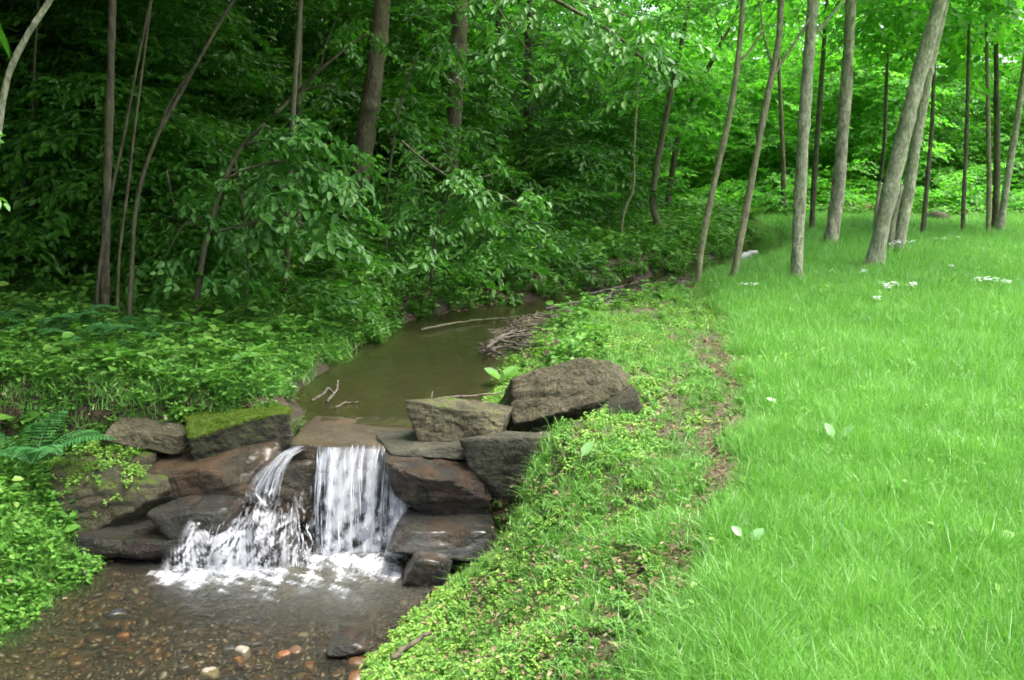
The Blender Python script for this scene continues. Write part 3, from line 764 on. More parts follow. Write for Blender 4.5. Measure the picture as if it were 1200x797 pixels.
def spray_leaves(mb, L=.5, nl=34, size=.08, droop=.25, r=None, twig=True, aspect=.5):
    """a flat leafy spray growing from the origin along +X; returns nothing"""
    r = r or rng
    bases, dirs = [], []
    main = np.array([[0, 0, 0], [L * .35, r.normal() * .03, .02], [L * .7, r.normal() * .05, -.02 - droop * L * .15], [L, r.normal() * .06, -droop * L * .5]])
    C = catmull(main, 5)
    if twig: tube(mb, C, [.006, .0025], 4, v=.0, cap=False)
    side = 1
    k = 4
    for t in np.linspace(.15, 1, 7):
        p = C[int(t * (len(C) - 1))]; side = -side
        sl = L * (.55 - .35 * t) * r.uniform(.7, 1.2)
        a = side * r.uniform(.6, 1.1)
        dd = np.array([math.cos(a), math.sin(a), -droop * .5 + r.normal() * .1])
        m = max(2, int(nl / 8 * (1.2 - t * .5)))
        for q in np.linspace(.25, 1, m):
            bp = p + dd * sl * q; bases.append(bp)
            aa = a + r.choice([-1, 1]) * r.uniform(.3, .9) if q < 1 else a
            dirs.append([math.cos(aa), math.sin(aa), -droop + r.normal() * .25])
    for q in np.linspace(.3, 1, 6):
        p = C[int(q * (len(C) - 1))]; bases.append(p); aa = r.choice([-1, 1]) * r.uniform(.3, .9); dirs.append([math.cos(aa), math.sin(aa), -droop + r.normal() * .2])
    n = len(bases)
    up = np.array([0, 0, 1.0]) + r.normal(size=(n, 3)) * .32
    ln = size * r.uniform(.65, 1.2, n)
    leaf_batch(mb, np.array(bases), np.array(dirs), up, ln, ln * aspect * r.uniform(.85, 1.15, n))
def spray_proto(i, mat, **k):
    mb = MB(); spray_leaves(mb, **k); return proto('leaf_spray_%d' % i, mb.mesh('leaf_spray', mat, False))
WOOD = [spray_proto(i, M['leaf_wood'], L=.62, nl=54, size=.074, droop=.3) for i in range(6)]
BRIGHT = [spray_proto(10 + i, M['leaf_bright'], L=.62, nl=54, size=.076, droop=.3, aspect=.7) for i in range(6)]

def sapling_points(x, y, z0, h, n, spread, r, zlo=.5):
    """sprays reaching out from a stem, in layers"""
    out = []
    lay = np.sort(r.uniform(zlo, h, max(3, int(n / 6))))
    for k in range(n):
        zz = r.choice(lay) + r.normal() * .05
        a = r.uniform(0, 6.283); rad = spread * math.sqrt(r.random()) * (1.1 - .6 * zz / max(h, .1))
        out.append((x + rad * math.cos(a), y + rad * math.sin(a), z0 + zz, a))
    return out
r3 = np.random.default_rng(21)
pts = []
def wood_region(n, xr, yr, hr, nr, spr, cond, zlo=.5):
    x = r3.uniform(*xr, n); y = r3.uniform(*yr, n)
    z = H(x, y); L, S, Mm, W, e, rs = zones(x, y)
    k = cond(x, y, e, rs)
    for xx, yy, z0 in zip(x[k], y[k], z[k]):
        pts.extend(sapling_points(xx, yy, z0, r3.uniform(*hr), int(r3.integers(*nr)), r3.uniform(*spr), r3, zlo))
# the dim wood on the hillside left of the stream
wood_region(280, (-16, 3), (9.0, 22), (1.5, 6.0), (20, 44), (.7, 1.5), lambda x, y, e, rs: (~rs) & (e > 2.0) & (x < .1 * y - .2) & (np.abs(x / y + .1) < .75))
wood_region(280, (-26, 5), (17, 36), (2, 8), (24, 50), (.9, 1.9), lambda x, y, e, rs: (~rs) & (e > 2.0) & (x < .12 * y))
wood_region(70, (-16, -3), (8.0, 16), (1.2, 4.5), (14, 30), (.6, 1.2), lambda x, y, e, rs: (~rs) & (e > 3.0) & (x < -.42 * y))
# shrubby undergrowth leaning out over the banks
wood_region(260, (-6, 4), (8.2, 17), (.3, 1.1), (6, 14), (.25, .6), lambda x, y, e, rs: (~rs) & (e > .5) & (e < 4) & (x < .1 + .02 * y) & ((x > -2.6) | (r3.random(len(x)) < .35)), zlo=.12)
wood_region(60, (-2, 9), (12, 26), (.3, 1.0), (8, 16), (.4, .9), lambda x, y, e, rs: (~rs) & (e > .8) & (e < 6) & (x < .12 * y), zlo=.12)
left_pts = pts; pts = []
wood_region(430, (-6, 34), (27, 46), (2, 9), (30, 60), (.9, 2.2), lambda x, y, e, rs: (y > 31 + 2 * np.sin(x * .5)) | ((~rs) & (e > 2)), zlo=.3)
wood_region(26, (2, 9), (19, 30), (3, 6), (20, 40), (.7, 1.4), lambda x, y, e, rs: (~rs) & (e > 1.2), zlo=2.0)
wood_region(130, (1, 28), (27.5, 33), (.4, 1.8), (8, 16), (.5, 1.0), lambda x, y, e, rs: (y > 28) , zlo=.05)
back_pts = pts
def spray_scatter(name, pts, protos, label, seed, s=(.8, 1.5)):
    P = np.array([p[:3] for p in pts]); az = np.array([p[3] for p in pts]); n = len(P)
    k = in_view(P[:, 0], P[:, 1], P[:, 2], 260)
    P, az = P[k], az[k]; n = len(P)
    rr = np.random.default_rng(seed)
        # leave the big trunks in sight
    if name == 'woodland_foliage':
        d = P - CP; f = d @ FW; u = 600 + d[:, 0] / f * FPX; v = 398.5 - (d @ UP) / f * FPX
        hide = np.zeros(n, bool)
        for xb, yb, xt, yd, hw_ in ((414, 288, 448, 14.5, 20), (521, 277, 540, 15.5, 16), (334, 362, 352, 9.5, 8), (122, 372, 132, 9, 8), (614, 235, 620, 20, 9), (767, 278, 800, 18, 4), (727, 283, 752, 17, 2), (780, 254, 830, 20, 3), (580, 232, 585, 20, 7)):
            hide |= (np.abs(u - (xb + (xt - xb) * (yb - v) / yb)) < hw_ + 12) & (v < yb) & (P[:, 1] < yd) & (rr.random(n) < .85)
        P, az = P[~hide], az[~hide]; n = len(P)
    rot = np.stack([rr.normal(0, .2, n), rr.normal(.12, .22, n), az + rr.normal(0, .4, n)], -1)
    dist = np.hypot(P[:, 0], P[:, 1])
    sc = rr.uniform(*s, n) * np.interp(dist, [8, 40], [1.0, 1.6])
    print(name, n)
    return scatter(name, P, rot, sc, protos, label, 'foliage', seed)
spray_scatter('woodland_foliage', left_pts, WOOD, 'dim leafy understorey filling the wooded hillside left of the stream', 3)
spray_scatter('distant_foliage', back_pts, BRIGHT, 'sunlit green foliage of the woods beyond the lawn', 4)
# unseen leaf canopy added over the left bank, spread to shade the hillside
n = 8500
x = r3.uniform(-20, 1, n); y = r3.uniform(-5, 32, n); z = H(x, y)
e = zones(x, y)[4]; rs = zones(x, y)[5]
k = (~rs) & (e > .6) & ((x < -1.4 - .4 * r3.random(n)) & (y < 11) | (x < -.42 * y + 1.2) & (y >= 11))
hh = np.where(x < -4, r3.uniform(3.8, 9.5, n), r3.uniform(5.5, 9.5, n))
P = np.stack([x, y, z + hh], -1)[k]
scatter('shade_canopy', P, np.stack([r3.normal(0, .3, len(P)), r3.normal(0, .3, len(P)), r3.uniform(0, 6.28, len(P))], -1), r3.uniform(2.2, 3.4, len(P)), WOOD,
        'unseen leaf canopy added above the wooded hillside to shade it', 'foliage', 9)

# ------------------------------------------------------------------ trees
def crown_mesh(name, mat, rx, rz, nsp, seed, leaf=.11, low=.0, aspect=.7):
    r = np.random.default_rng(seed); mb = MB()
    protos = []
    for i in range(4):
        m2 = MB(); st = rng.bit_generator.state
        spray_leaves(m2, L=.8, nl=40, size=leaf, droop=.3, r=r, aspect=aspect); protos.append(m2)
    for k in range(nsp):
        pm = protos[r.integers(4)]
        d = r.normal(size=3); d /= np.linalg.norm(d); rad = r.uniform(.35, 1) ** .6
        c = d * np.array([rx, rx, rz]) * rad
        a = math.atan2(d[1], d[0]) + r.normal() * .5
        Mx = np.array(Matrix.Rotation(a, 3, 'Z') @ Matrix.Rotation(r.normal() * .3 + .1, 3, 'Y') @ Matrix.Rotation(r.normal() * .3, 3, 'X')) * r.uniform(.8, 1.5)
        off = mb.n
        V = np.concatenate(pm.V) @ Mx.T + c
        mb.add(V, None, np.concatenate(pm.Q), (np.concatenate(pm.a) + r.random() * .3) % 1)
    return mb.mesh(name, mat, False)
CROWN_B = [crown_mesh('crown', M['leaf_bright'], 2.0, 1.5, 70, 100 + i) for i in range(4)]
CROWN_W = [crown_mesh('crown', M['leaf_wood'], 2.1, 1.7, 80, 120 + i) for i in range(3)]
def tree(label, pix, Y, w, bark, top=8.0, group=None, crown='B', cz=None, cs=1.3, name='tree', limbs=3, base=None, flare=1.35, fork=None, lean=0.0, coff=(0, 0), sides=12):
    """pix: points of the trunk's centreline in the photograph from the ground up, at distance Y; w: width in photo pixels at the base and at the top of the frame"""
    b = hit(*pix[0]) if base is None else np.array(base)
    if Y is None: Y = b[1]
    P = [b + [0, 0, -.08]]
    for (px, py) in pix[1:]:
        Y += lean; P.append(at(px, py, Y))
    s = mpp(P[0]); P = np.array(P)
    d = P[-1] - P[-2]; d /= np.linalg.norm(d)
    last = P[-1]
    if top > last[2] + .3:
        mid = last + d * (top - last[2]) * .5; end = mid + (d * .6 + np.array([0, 0, .5])) * (top - last[2]) * .55
        P = np.vstack([P, mid, end])
    C = catmull(P, 14)
    low = C[1][2] - C[0][2]
    C = np.vstack([C[0] + (C[1] - C[0]) * t for t in (0, .12, .25, .4, .7)] + [C[1:]]) if low > .15 else C
    r0, r1 = w[0] * s / 2 * TW, w[1] * s / 2 * TW
    zb = C[0, 2]; hv = (C[:, 2] - zb)
    rad = np.interp(hv, [0, .15, .5, max(1.0, last[2] - zb), max(1.2, top - zb)], [r0 * flare, r0 * 1.08, r0, r1, r1 * .35])
    rad = rad * (1 + .05 * np.sin(np.arange(len(C)) * .7 + b[0] * 9) * np.sin(np.arange(len(C)) * .26))
    for hk in (1.3, 2.1, 2.9):                                # swollen branch scars
        rad = rad * (1 + .13 * np.exp(-((hv + .25 * math.sin(b[0] * 7 + hk * 5) - hk) / .05) ** 2))
    mb = MB(); tube(mb, C, rad, sides + 4, .08, roots=.5 * np.exp(-np.maximum(0, C[:, 2] - C[0, 2] - .06) / .1))
    root = empty(name, tuple(b))
    rr = np.random.default_rng(int(abs(b[0] * 1000 + b[1] * 77)) + 5)
    ends = []
    hi = [i for i in range(len(C)) if C[i, 2] > max(4.2, last[2])]
    for q in range(limbs if hi else 0):
        i = hi[int(len(hi) * (q + .5) / max(1, limbs) * .8)]
        a = rr.uniform(0, 6.28); L = (top - C[i, 2]) * .5 + 1.0
        e = C[i] + np.array([math.cos(a) * L * .7, math.sin(a) * L * .7, L * .7])
        m = (C[i] + e) / 2 + np.array([math.cos(a), math.sin(a), -.3]) * L * .1
        tube(mb, catmull([C[i], m, e], 5), [rad[i] * .55, rad[i] * .15], 7, .05)
    for (fp, fw) in (fork or []):                         # side stems seen in the photo: points in pixels
        F3 = np.array([at(px, py, Y) for px, py in fp])
        tube(mb, catmull(F3, 5), [fw * s / 2, fw * s / 2 * .5], 7, .05)
    me = mb.mesh('trunk', M[bark]); t = obj('trunk', me, root); t.location = -Vector(b)
    if crown:
        cm = (CROWN_B if crown == 'B' else CROWN_W)
        me = cm[rr.integers(len(cm))]
        c = obj('crown', me, root)
        cc = C[-1] if cz is None else np.array([C[-1][0], C[-1][1], cz])
        c.location = Vector(cc - b) + Vector((coff[0], coff[1], 0))
        c.rotation_euler = (0, 0, rr.uniform(0, 6.28)); c.scale = (cs, cs, cs)
    tag(root, label, 'tree', group)
    return root
TW = .8                                                  # trunk widths were read off a little wide
GR = 'trees along the lawn edge'
tree('slender curving sapling, leftmost of the row on the lawn edge', [(816, 335), (824, 280), (838, 210), (856, 130), (866, 60), (871, 0)], None, (9, 7), 'bark_tan', 6, GR, cz=5.4, cs=.8, fork=[([(862, 75), (878, 60), (895, 35)], 4)])
tree('slender sapling forking high, second of the row on the lawn edge', [(857, 333), (868, 280), (883, 200), (900, 110), (912, 50), (916, -10)], None, (10, 8), 'bark_tan', 6, GR, cz=5.6, cs=.8, fork=[([(905, 90), (925, 60), (950, 20)], 4), ([(906, 80), (895, 40), (890, 0)], 3)])
tree('straight pale grey trunk standing upright in lawn front, nearest trees', [(933, 329), (936, 260), (941, 170), (946, 90), (953, 0)], None, (17, 15), 'bark_pale', 7.5, GR, cz=6.2, cs=1.1, fork=[([(950, 45), (968, 25), (990, 0)], 5)])
tree('mottled brown barked trunk leaning slightly, base flared, behind pale trunk', [(971, 291), (980, 240), (988, 150), (994, 60), (998, -20)], None, (19, 14), 'bark_mottled', 9, GR, cz=6.0, cs=1.3, flare=1.6)
tree('thick pale trunk leaning right, biggest on the lawn', [(1022, 318), (1035, 260), (1056, 170), (1075, 95), (1102, 0)], None, (23, 19), 'bark_pale', 9, GR, cz=7.0, cs=1.5)
tree('pale leaning trunk with dark scarred base just behind the thick leaning one', [(1050, 299), (1060, 250), (1073, 170), (1086, 95), (1096, 50)], None, (17, 13), 'bark_pale', 8, GR, cz=6.8, cs=1.2, fork=[([(1044, 297), (1047, 260), (1058, 215)], 9)])
GF = 'thin trees at the far edge of the lawn'
tree('dark thin trunk on far lawn right of the leaning pair', [(1081, 279), (1086, 220), (1092, 150), (1094, 100)], None, (7, 5), 'bark_dark', 7, GF, cz=5.5, cs=1.2)
tree('very thin dark trunk alone between the far lawn trees', [(1128, 277), (1130, 220), (1133, 150), (1134, 110)], None, (6, 5), 'bark_dark', 7, GF, cz=5.6, cs=1.2)
tree('leftmost thin stem of the far right clump', [(1158, 276), (1159, 220), (1158, 140)], None, (7, 6), 'bark_tan', 7, GF, cz=5.6, cs=1.1)
tree('dark middle stem of the far right clump', [(1166, 273), (1168, 210), (1168, 130)], None, (10, 8), 'bark_dark', 7, GF, cz=5.8, cs=1.1)
tree('pale leaning stem of the far right clump', [(1171, 276), (1180, 215), (1192, 140), (1202, 70)], None, (10, 8), 'bark_pale', 7, GF, cz=5.8, cs=1.3)
tree('dark slanting trunk behind the thick leaning tree', [(1024, 285), (1029, 230), (1036, 170), (1038, 120)], 24, (7, 6), 'bark_dark', 7, GF, cz=5.6, cs=1.2)
tree('dark upright trunk between the pale trunk and mottled trunk', [(951, 272), (955, 200), (960, 130)], None, (8, 7), 'bark_dark', 8, GF, cz=5.8, cs=1.2)
tree('distant thin grey trunk left of the straight pale trunk', [(918, 252), (918, 200), (916, 150)], None, (7, 6), 'bark_brown', 8, GF, cz=6.2, cs=1.3)
GS = 'trees on the far bank of the stream'
tree('curved tan trunk bowed at its foot on the far stream bank', [(767, 278), (770, 262), (765, 240), (768, 205), (778, 150), (786, 110)], None, (10, 7), 'bark_brown', 6, GS, cz=5.4, cs=.75)
tree('dark trunk leaning right behind the curved tan trunk', [(780, 254), (786, 215), (795, 160), (815, 110), (840, 60)], None, (9, 6), 'bark_dark', 6, GS, cz=5.8, cs=.8)
tree('crooked very thin sapling on the far stream bank', [(727, 283), (731, 250), (742, 220), (743, 175), (745, 140)], None, (4, 3), 'bark_tan', 4.4, GS, cz=4.2, cs=.55, limbs=0, sides=6)
TW = .68
GL = 'trees in the wood left of the stream'
tree('stout brown trunk above the left bank undergrowth', [(414, 288), (420, 230), (430, 150), (440, 80), (448, 0)], None, (34, 28), 'bark_brown', 10, GL, 'W', cz=8, cs=1.7, flare=1.4)
tree('dark green mossy trunk right of the stout brown one', [(521, 277), (526, 220), (531, 150), (536, 80), (540, 0)], None, (28, 25), 'bark_brown', 10, GL, 'W', cz=8, cs=1.6)
tree('dark trunk deep in the wood above the stream bend', [(613, 235), (616, 170), (618, 110), (620, 0)], None, (13, 12), 'bark_dark', 10, GL, 'W', cz=8.5, cs=1.6)
tree('blackish trunk deep in the wood between two dark trunks', [(578, 232), (580, 170), (583, 90), (585, 0)], None, (13, 12), 'bark_dark', 10, GL, 'W', cz=8.5, cs=1.6)
tree('straight reddish brown thin trunk behind the leafy shrub', [(334, 362), (337, 280), (341, 180), (346, 90), (352, 0)], None, (9, 8), 'bark_brown', 7, GL, 'W', cz=6.8, cs=1.1)
tree('thickest upright stem of the dim clump on the left hillside', [(122, 372), (124, 280), (127, 180), (130, 80), (132, 0)], None, (14, 11), 'bark_brown', 8, GL, 'W', cz=7, cs=1.2)
tree('thin stem on the left side of the dim hillside clump', [(109, 386), (116, 320), (128, 240), (145, 160), (160, 80)], None, (6, 4), 'bark_stem', 6, GL, 'W', cz=6, cs=.8, limbs=1, sides=8)
tree('pale thin stem leaning right on the right side of dim clump', [(148, 394), (154, 320), (160, 240), (180, 170), (214, 105), (250, 40)], None, (7, 5), 'bark_stem', 6, GL, 'W', cz=6, cs=.8, limbs=1, fork=[([(180, 170), (200, 120), (226, 80)], 3)], sides=8)
tree('thin stem between the two leaning stems of the dim clump', [(136, 380), (140, 300), (150, 220), (158, 150)], None, (5, 4), 'bark_brown', 6, GL, 'W', cz=6, cs=.7, limbs=1, sides=8)
tree('lone thin pole stem on the dark hillside near the picture edge', [(18, 312), (24, 240), (36, 165), (40, 80)], None, (5, 4), 'bark_stem', 6, GL, 'W', cz=6, cs=.9, limbs=1, sides=8)
tree('leaning pale trunk crossing the top left corner', [(-40, 440), (-22, 300), (-4, 170), (8, 95), (30, 45), (62, -5)], None, (12, 9), 'bark_pale', 5.5, GL, 'W', cz=5.6, cs=.9, limbs=1)
tree('dark slim trunk behind the leafy shrub near top of picture', [(352, 330), (350, 240), (350, 120), (352, 0)], 12.5, (10, 9), 'bark_dark', 8, GL, 'W', cz=7.5, cs=1.1)

# sprigs rooted on the large dark mossy block
from mathutils.bvhtree import BVHTree
def on_rock(o, n, protos, name, label, seed, s=(.5, 1.0), xr=(-1, 1)):
    bpy.context.view_layer.update()
    Vw = [o.matrix_world @ v.co for v in o.data.vertices]; bv = BVHTree.FromPolygons(Vw, [tuple(p.vertices) for p in o.data.polygons])
    xs_ = [v.x for v in Vw]; ys_ = [v.y for v in Vw]; r = np.random.default_rng(seed); out = []
    cx, hx = (min(xs_) + max(xs_)) / 2, (max(xs_) - min(xs_)) / 2
    for _ in range(n):
        p = bv.ray_cast(Vector((cx + hx * r.uniform(*xr), r.uniform(min(ys_), max(ys_)), 3)), Vector((0, 0, -1)))
        if p[0] is not None and p[1].z > .35: out.append(p[0])
    m = len(out)
    scatter(name, np.array([tuple(q) for q in out]), np.stack([r.normal(0, .2, m), r.normal(0, .2, m), r.uniform(0, 6.28, m)], -1), r.uniform(*s, m), protos, label, 'weeds', seed)
# leafy shrub and overhanging boughs in front of the wood, made of single leaves
def bough_points(mb, stem, r, n, spread, leaf, nl=26, L=.42):
    return
def leafy(name, label, cat, stems, clumps, Y, mat, seed, leaf=.085, wood='bark_stem', base=None, L=.38, nl=22, group=None):
    """stems: list of (pixel polyline, width px); clumps: (px, py, radius px, count) of leafy sprays at distance Y"""
    r = np.random.default_rng(seed)
    b = np.array(base) if base is not None else at(*stems[0][0][0], Y)
    root = empty(name, tuple(b)); mb = MB()
    for pl, w in stems:
        P = np.array([at(px, py, Y + r.normal() * .06) for px, py in pl]); s = mpp(P[0])
        tube(mb, catmull(P, 5), [w * s / 2, w * s / 2 * .45], 6, .05)
    t = obj('stem', mb.mesh('stem', M[wood]), root); t.location = -Vector(b)
    mb = MB()
    pr = []
    for i in range(5):
        m2 = MB(); spray_leaves(m2, L=L, nl=nl, size=leaf, droop=.55, r=r, aspect=.56); pr.append(m2)
    for (px, py, rad, cnt) in clumps:
        for k in range(cnt):
            a = r.uniform(0, 6.28); q = math.sqrt(r.random()) * rad
            c = at(px + q * math.cos(a), py + q * math.sin(a) * .8, Y + r.normal() * rad * .006)
            pm = pr[r.integers(5)]
            Mx = np.array(Matrix.Rotation(r.uniform(0, 6.28), 3, 'Z') @ Matrix.Rotation(r.normal() * .25 + .25, 3, 'Y') @ Matrix.Rotation(r.normal() * .3, 3, 'X')) * r.uniform(.7, 1.2)
            mb.add(np.concatenate(pm.V) @ Mx.T + c, None, np.concatenate(pm.Q), (np.concatenate(pm.a) + r.random() * .4) % 1)
    c = obj('foliage', mb.mesh('foliage', M[mat], False), root); c.location = -Vector(b)
    return tag(root, label, cat, group)
leafy('shrub', 'pale leaved shrub leaning over the left bank, its leaves catching light', 'shrub',
      [([(228, 372), (238, 300), (252, 245), (266, 205), (285, 170), (310, 145)], 8), ([(245, 275), (300, 260), (352, 262), (385, 280)], 3), ([(262, 210), (320, 190), (370, 195), (410, 215)], 4), ([(252, 250), (215, 265), (190, 310)], 3), ([(195, 200), (205, 240), (228, 262), (248, 272)], 3), ([(285, 170), (330, 160), (380, 175)], 3), ([(276, 190), (290, 290), (288, 370)], 3)],
      [(345, 175, 52, 14), (388, 215, 36, 10), (310, 205, 50, 10), (265, 230, 45, 6), (350, 255, 52, 8), (285, 275, 52, 7), (210, 300, 40, 5), (300, 325, 44, 4), (380, 170, 28, 6), (240, 320, 40, 3), (215, 215, 25, 2), (395, 255, 28, 3)],
      8.3, 'leaf_bush', 5, leaf=.1, base=hit(228, 372))
leafy('overhanging_bough', 'leafy bough drooping from above over the middle of the stream', 'branch',
      [([(560, -60), (600, -30), (660, 5), (720, 40), (765, 80)], 6), ([(640, -10), (690, 5), (740, 20)], 3), ([(560, -40), (590, 20), (620, 60)], 3)],
      [(745, 65, 24, 8), (765, 35, 20, 6), (705, 25, 30, 8), (650, 15, 36, 6), (670, 60, 30, 5), (760, 105, 14, 3), (590, 10, 34, 4), (700, -15, 50, 6), (620, 65, 34, 3), (560, 45, 30, 2)],
      8.6, 'leaf_bush', 6, leaf=.085)
leafy('sapling', 'sapling with bright drooping leaves in front of the dark mossy trunk', 'sapling',
      [([(505, 330), (510, 280), (520, 240), (545, 215), (575, 205)], 4), ([(470, 165), (500, 190), (540, 215), (580, 225), (615, 245)], 3), ([(540, 215), (570, 250), (600, 270)], 2)],
      [(590, 265, 34, 10), (560, 240, 38, 9), (600, 230, 24, 4), (525, 215, 38, 7), (500, 250, 26, 3), (545, 190, 34, 5), (490, 290, 22, 3), (575, 285, 28, 5)],
      10.5, 'leaf_bush', 7, leaf=.095, base=hit(505, 332))
leafy('sapling', 'dim bushy sapling between the stout brown trunk and the pale leaved shrub', 'sapling',
      [([(455, 330), (452, 260), (458, 190), (470, 120), (490, 60)], 4), ([(455, 220), (480, 190), (500, 175)], 2)],
      [(485, 130, 26, 5), (500, 90, 30, 6), (475, 190, 24, 4), (500, 50, 34, 6), (470, 250, 22, 3)],
      12, 'leaf_wood', 8, leaf=.1, base=hit(455, 330))
leafy('leaning_branch', 'bare slanting branch rising behind the pale leaved shrub', 'branch',
      [([(322, 134), (345, 112), (375, 82), (405, 58), (430, 40)], 5), ([(345, 112), (372, 100), (395, 100)], 2), ([(375, 82), (384, 45), (398, 15)], 3)],
      [(410, 50, 24, 3), (395, 30, 24, 3), (430, 30, 24, 3)], 10.5, 'leaf_wood', 9)
leafy('overhanging_twig', 'bright leaf tips poking in at the left picture edge', 'twig', [([(-60, 140), (-25, 148), (2, 152)], 3), ([(-60, 140), (-40, 190), (-20, 222), (0, 228)], 2)], [(-8, 152, 5, 2), (-12, 226, 5, 1), (-40, 160, 12, 2)], 4.5, 'leaf_bush', 10, leaf=.065, L=.13, nl=7)

# ------------------------------------------------------------------ grass and weeds
def blade_tuft(i, n, h, w, spread, mat, lean=.5, seg=4):
    mb = MB()
    for k in range(n):
        a = rng.uniform(0, 6.28); r0 = spread * math.sqrt(rng.random()); b = np.array([r0 * math.cos(a), r0 * math.sin(a), -.01])
        L = h * rng.uniform(.5, 1.15); da = rng.uniform(0, 6.28); ln = abs(rng.normal()) * lean
        t = np.linspace(0, 1, seg)
        C = b + np.stack([np.cos(da) * ln * L * t ** 2, np.sin(da) * ln * L * t ** 2, L * t * (1 - .35 * min(ln, 1) * t)], -1)
        sa = rng.uniform(0, 6.28); s = np.array([math.cos(sa), math.sin(sa), 0])
        ww = w * rng.uniform(.7, 1.3) * (1 - t ** 1.6)[:, None] * .5 + .0003
        V = np.stack([C - s * ww, C + s * ww], 1).reshape(-1, 3)
        q = np.arange(seg - 1)[:, None] * 2
        mb.add(V, None, q + np.array([[0, 1, 3, 2]]), rng.random())
    return proto('grass_tuft_%02d' % i, mb.mesh('grass_tuft', mat, True))
TALL = [blade_tuft(i, 40, [.15, .12, .17, .1, .14, .19, .13, .11][i], [.004, .0035, .005, .003, .0045, .0035, .006, .004][i], [.09, .12, .08, .14, .1, .07, .1, .13][i], M['grass'], [.5, .7, .6, .9, .45, .7, .8, 1.1][i]) for i in range(8)]
SHORT = [blade_tuft(20 + i, 30, .07, .0035, .06, M['grass'], .9, 3) for i in range(4)]
LONG = [blade_tuft(30 + i, 26, .3, .006, .06, M['grass'], .8, 5) for i in range(3)]
def weed(i, h, nst, leafl, mat, asp=.65, pairs=4, spread=.05):
    mb = MB()
    for s_ in range(nst):
        a = rng.uniform(0, 6.28); q = spread * rng.random(); b = np.array([q * math.cos(a), q * math.sin(a), -.01])
        hh = h * rng.uniform(.6, 1.15); top = b + np.array([rng.normal() * .25 * hh, rng.normal() * .25 * hh, hh])
        C = catmull([b, (b + top) / 2 + rng.normal(size=3) * hh * .05, top], 3)
        tube(mb, C, [.0022, .001], 3, v=.3, cap=False)
        bs, ds = [], []
        for k in range(pairs):
            p = C[min(len(C) - 1, int((k + 1) / pairs * (len(C) - 1)))]
            a0 = rng.uniform(0, 6.28)
            for f in (0, 3.14):
                bs.append(p); ds.append([math.cos(a0 + f), math.sin(a0 + f), rng.normal() * .25 + .1])
        n = len(bs); l = leafl * rng.uniform(.6, 1.2, n)
        leaf_batch(mb, np.array(bs), np.array(ds), np.array([0, 0, 1.0]) + rng.normal(size=(n, 3)) * .25, l, l * asp, .18)
    return proto('weed_%02d' % i, mb.mesh('weed', mat, False))
CHICK = [weed(i, .042, 8, .019, M['leaf_clover'], .7, 3, .07) for i in range(6)]
LEAFY = [weed(20 + i, .1, 6, .034, M['leaf_weed'], .6, 4, .07) for i in range(6)]
BROAD = [weed(40 + i, .17, 4, .065, M['leaf_weed'], .7, 3, .06) for i in range(4)]
LITTER = []
for i in range(4):
    mb = MB(); n = 7
    b = np.stack([rng.normal(0, .05, n), rng.normal(0, .05, n), rng.uniform(.002, .02, n)], -1); d = rng.normal(size=(n, 3)); d[:, 2] *= .2
    l = rng.uniform(.02, .05, n); leaf_batch(mb, b, d, np.array([0, 0, 1.0]) + rng.normal(size=(n, 3)) * .3, l, l * .55, .2)
    LITTER.append(proto('litter_%d' % i, mb.mesh('litter', M['dead'], False)))
def ground_scatter(name, n, xr, yr, cond, protos, label, cat, s, seed, far=None, tilt=.12, sink=0.0):
    r = np.random.default_rng(seed)
    # sample with density falling with distance
    y = r.uniform(0, 1, n); y = yr[0] * (yr[1] / yr[0]) ** y
    x = r.uniform(xr[0], xr[1], n) * np.maximum(y, 2.0) / 10 if far is None else r.uniform(xr[0], xr[1], n)
    L, S, Mm, W, e, rs = zones(x, y)
    keep = cond(x, y, L, S, Mm, W, e, rs, r)
    x, y = x[keep], y[keep]; z = H(x, y)
    k = in_view(x, y, z, 60); x, y, z = x[k], y[k], z[k]
    m = len(x)
    sc = r.uniform(*s, m) * (np.interp(y, [4, 12, 30], [1, 1.5, 2.6]))
    hgt = sc * np.interp(y, [4, 30], [1, .7])
    rot = np.stack([r.normal(0, tilt, m), r.normal(0, tilt, m), r.uniform(0, 6.28, m)], -1)
    print(name, m)
    return scatter(name, np.stack([x, y, z - sink], -1), rot, np.stack([sc, sc, hgt], -1), protos, label, cat, seed)
def worn(x, y, r):                                        # the thin trodden line beside the tall grass stays nearly bare
    return ~((np.abs(edge_x(y) - x - .2 + .05 * wob(x, y, 3)) < .055 + .05 * wob(x, y, 2.2, 6)) & (y > 3.6) & (y < 9.5)) | (r.random(len(x)) < .15)
def patch(x, y): return wob(x, y, 3.1, 2) * .6 + wob(x, y, 9, 10) * .5
ground_scatter('lawn_grass', 46000, (0, 8.5), (2.2, 34), lambda x, y, L, S, Mm, W, e, rs, r: (r.random(len(x)) < L) & (e > .3), TALL, 'bright green unmown lawn grass', 'grass', (.65, 1.1), 31)
ground_scatter('lawn_clover', 6000, (0, 8.5), (2.2, 16), lambda x, y, L, S, Mm, W, e, rs, r: (L > .5) & (r.random(len(x)) < .1 + .8 * ss(.3, .9, patch(x * .6 + 3, y * .6))), CHICK, 'low clover and chickweed hidden among the lawn grass', 'weeds', (1.0, 2.2), 44)
ground_scatter('bank_grass', 30000, (-3, 4.5), (2.2, 20), lambda x, y, L, S, Mm, W, e, rs, r: (S > .5) & (e > .1) & worn(x, y, r) & (r.random(len(x)) < .1 + .4 * ss(-.2, .6, patch(x, y))), SHORT, 'short sparse grass on the worn bank by the stream', 'grass', (.6, 1.3), 32)
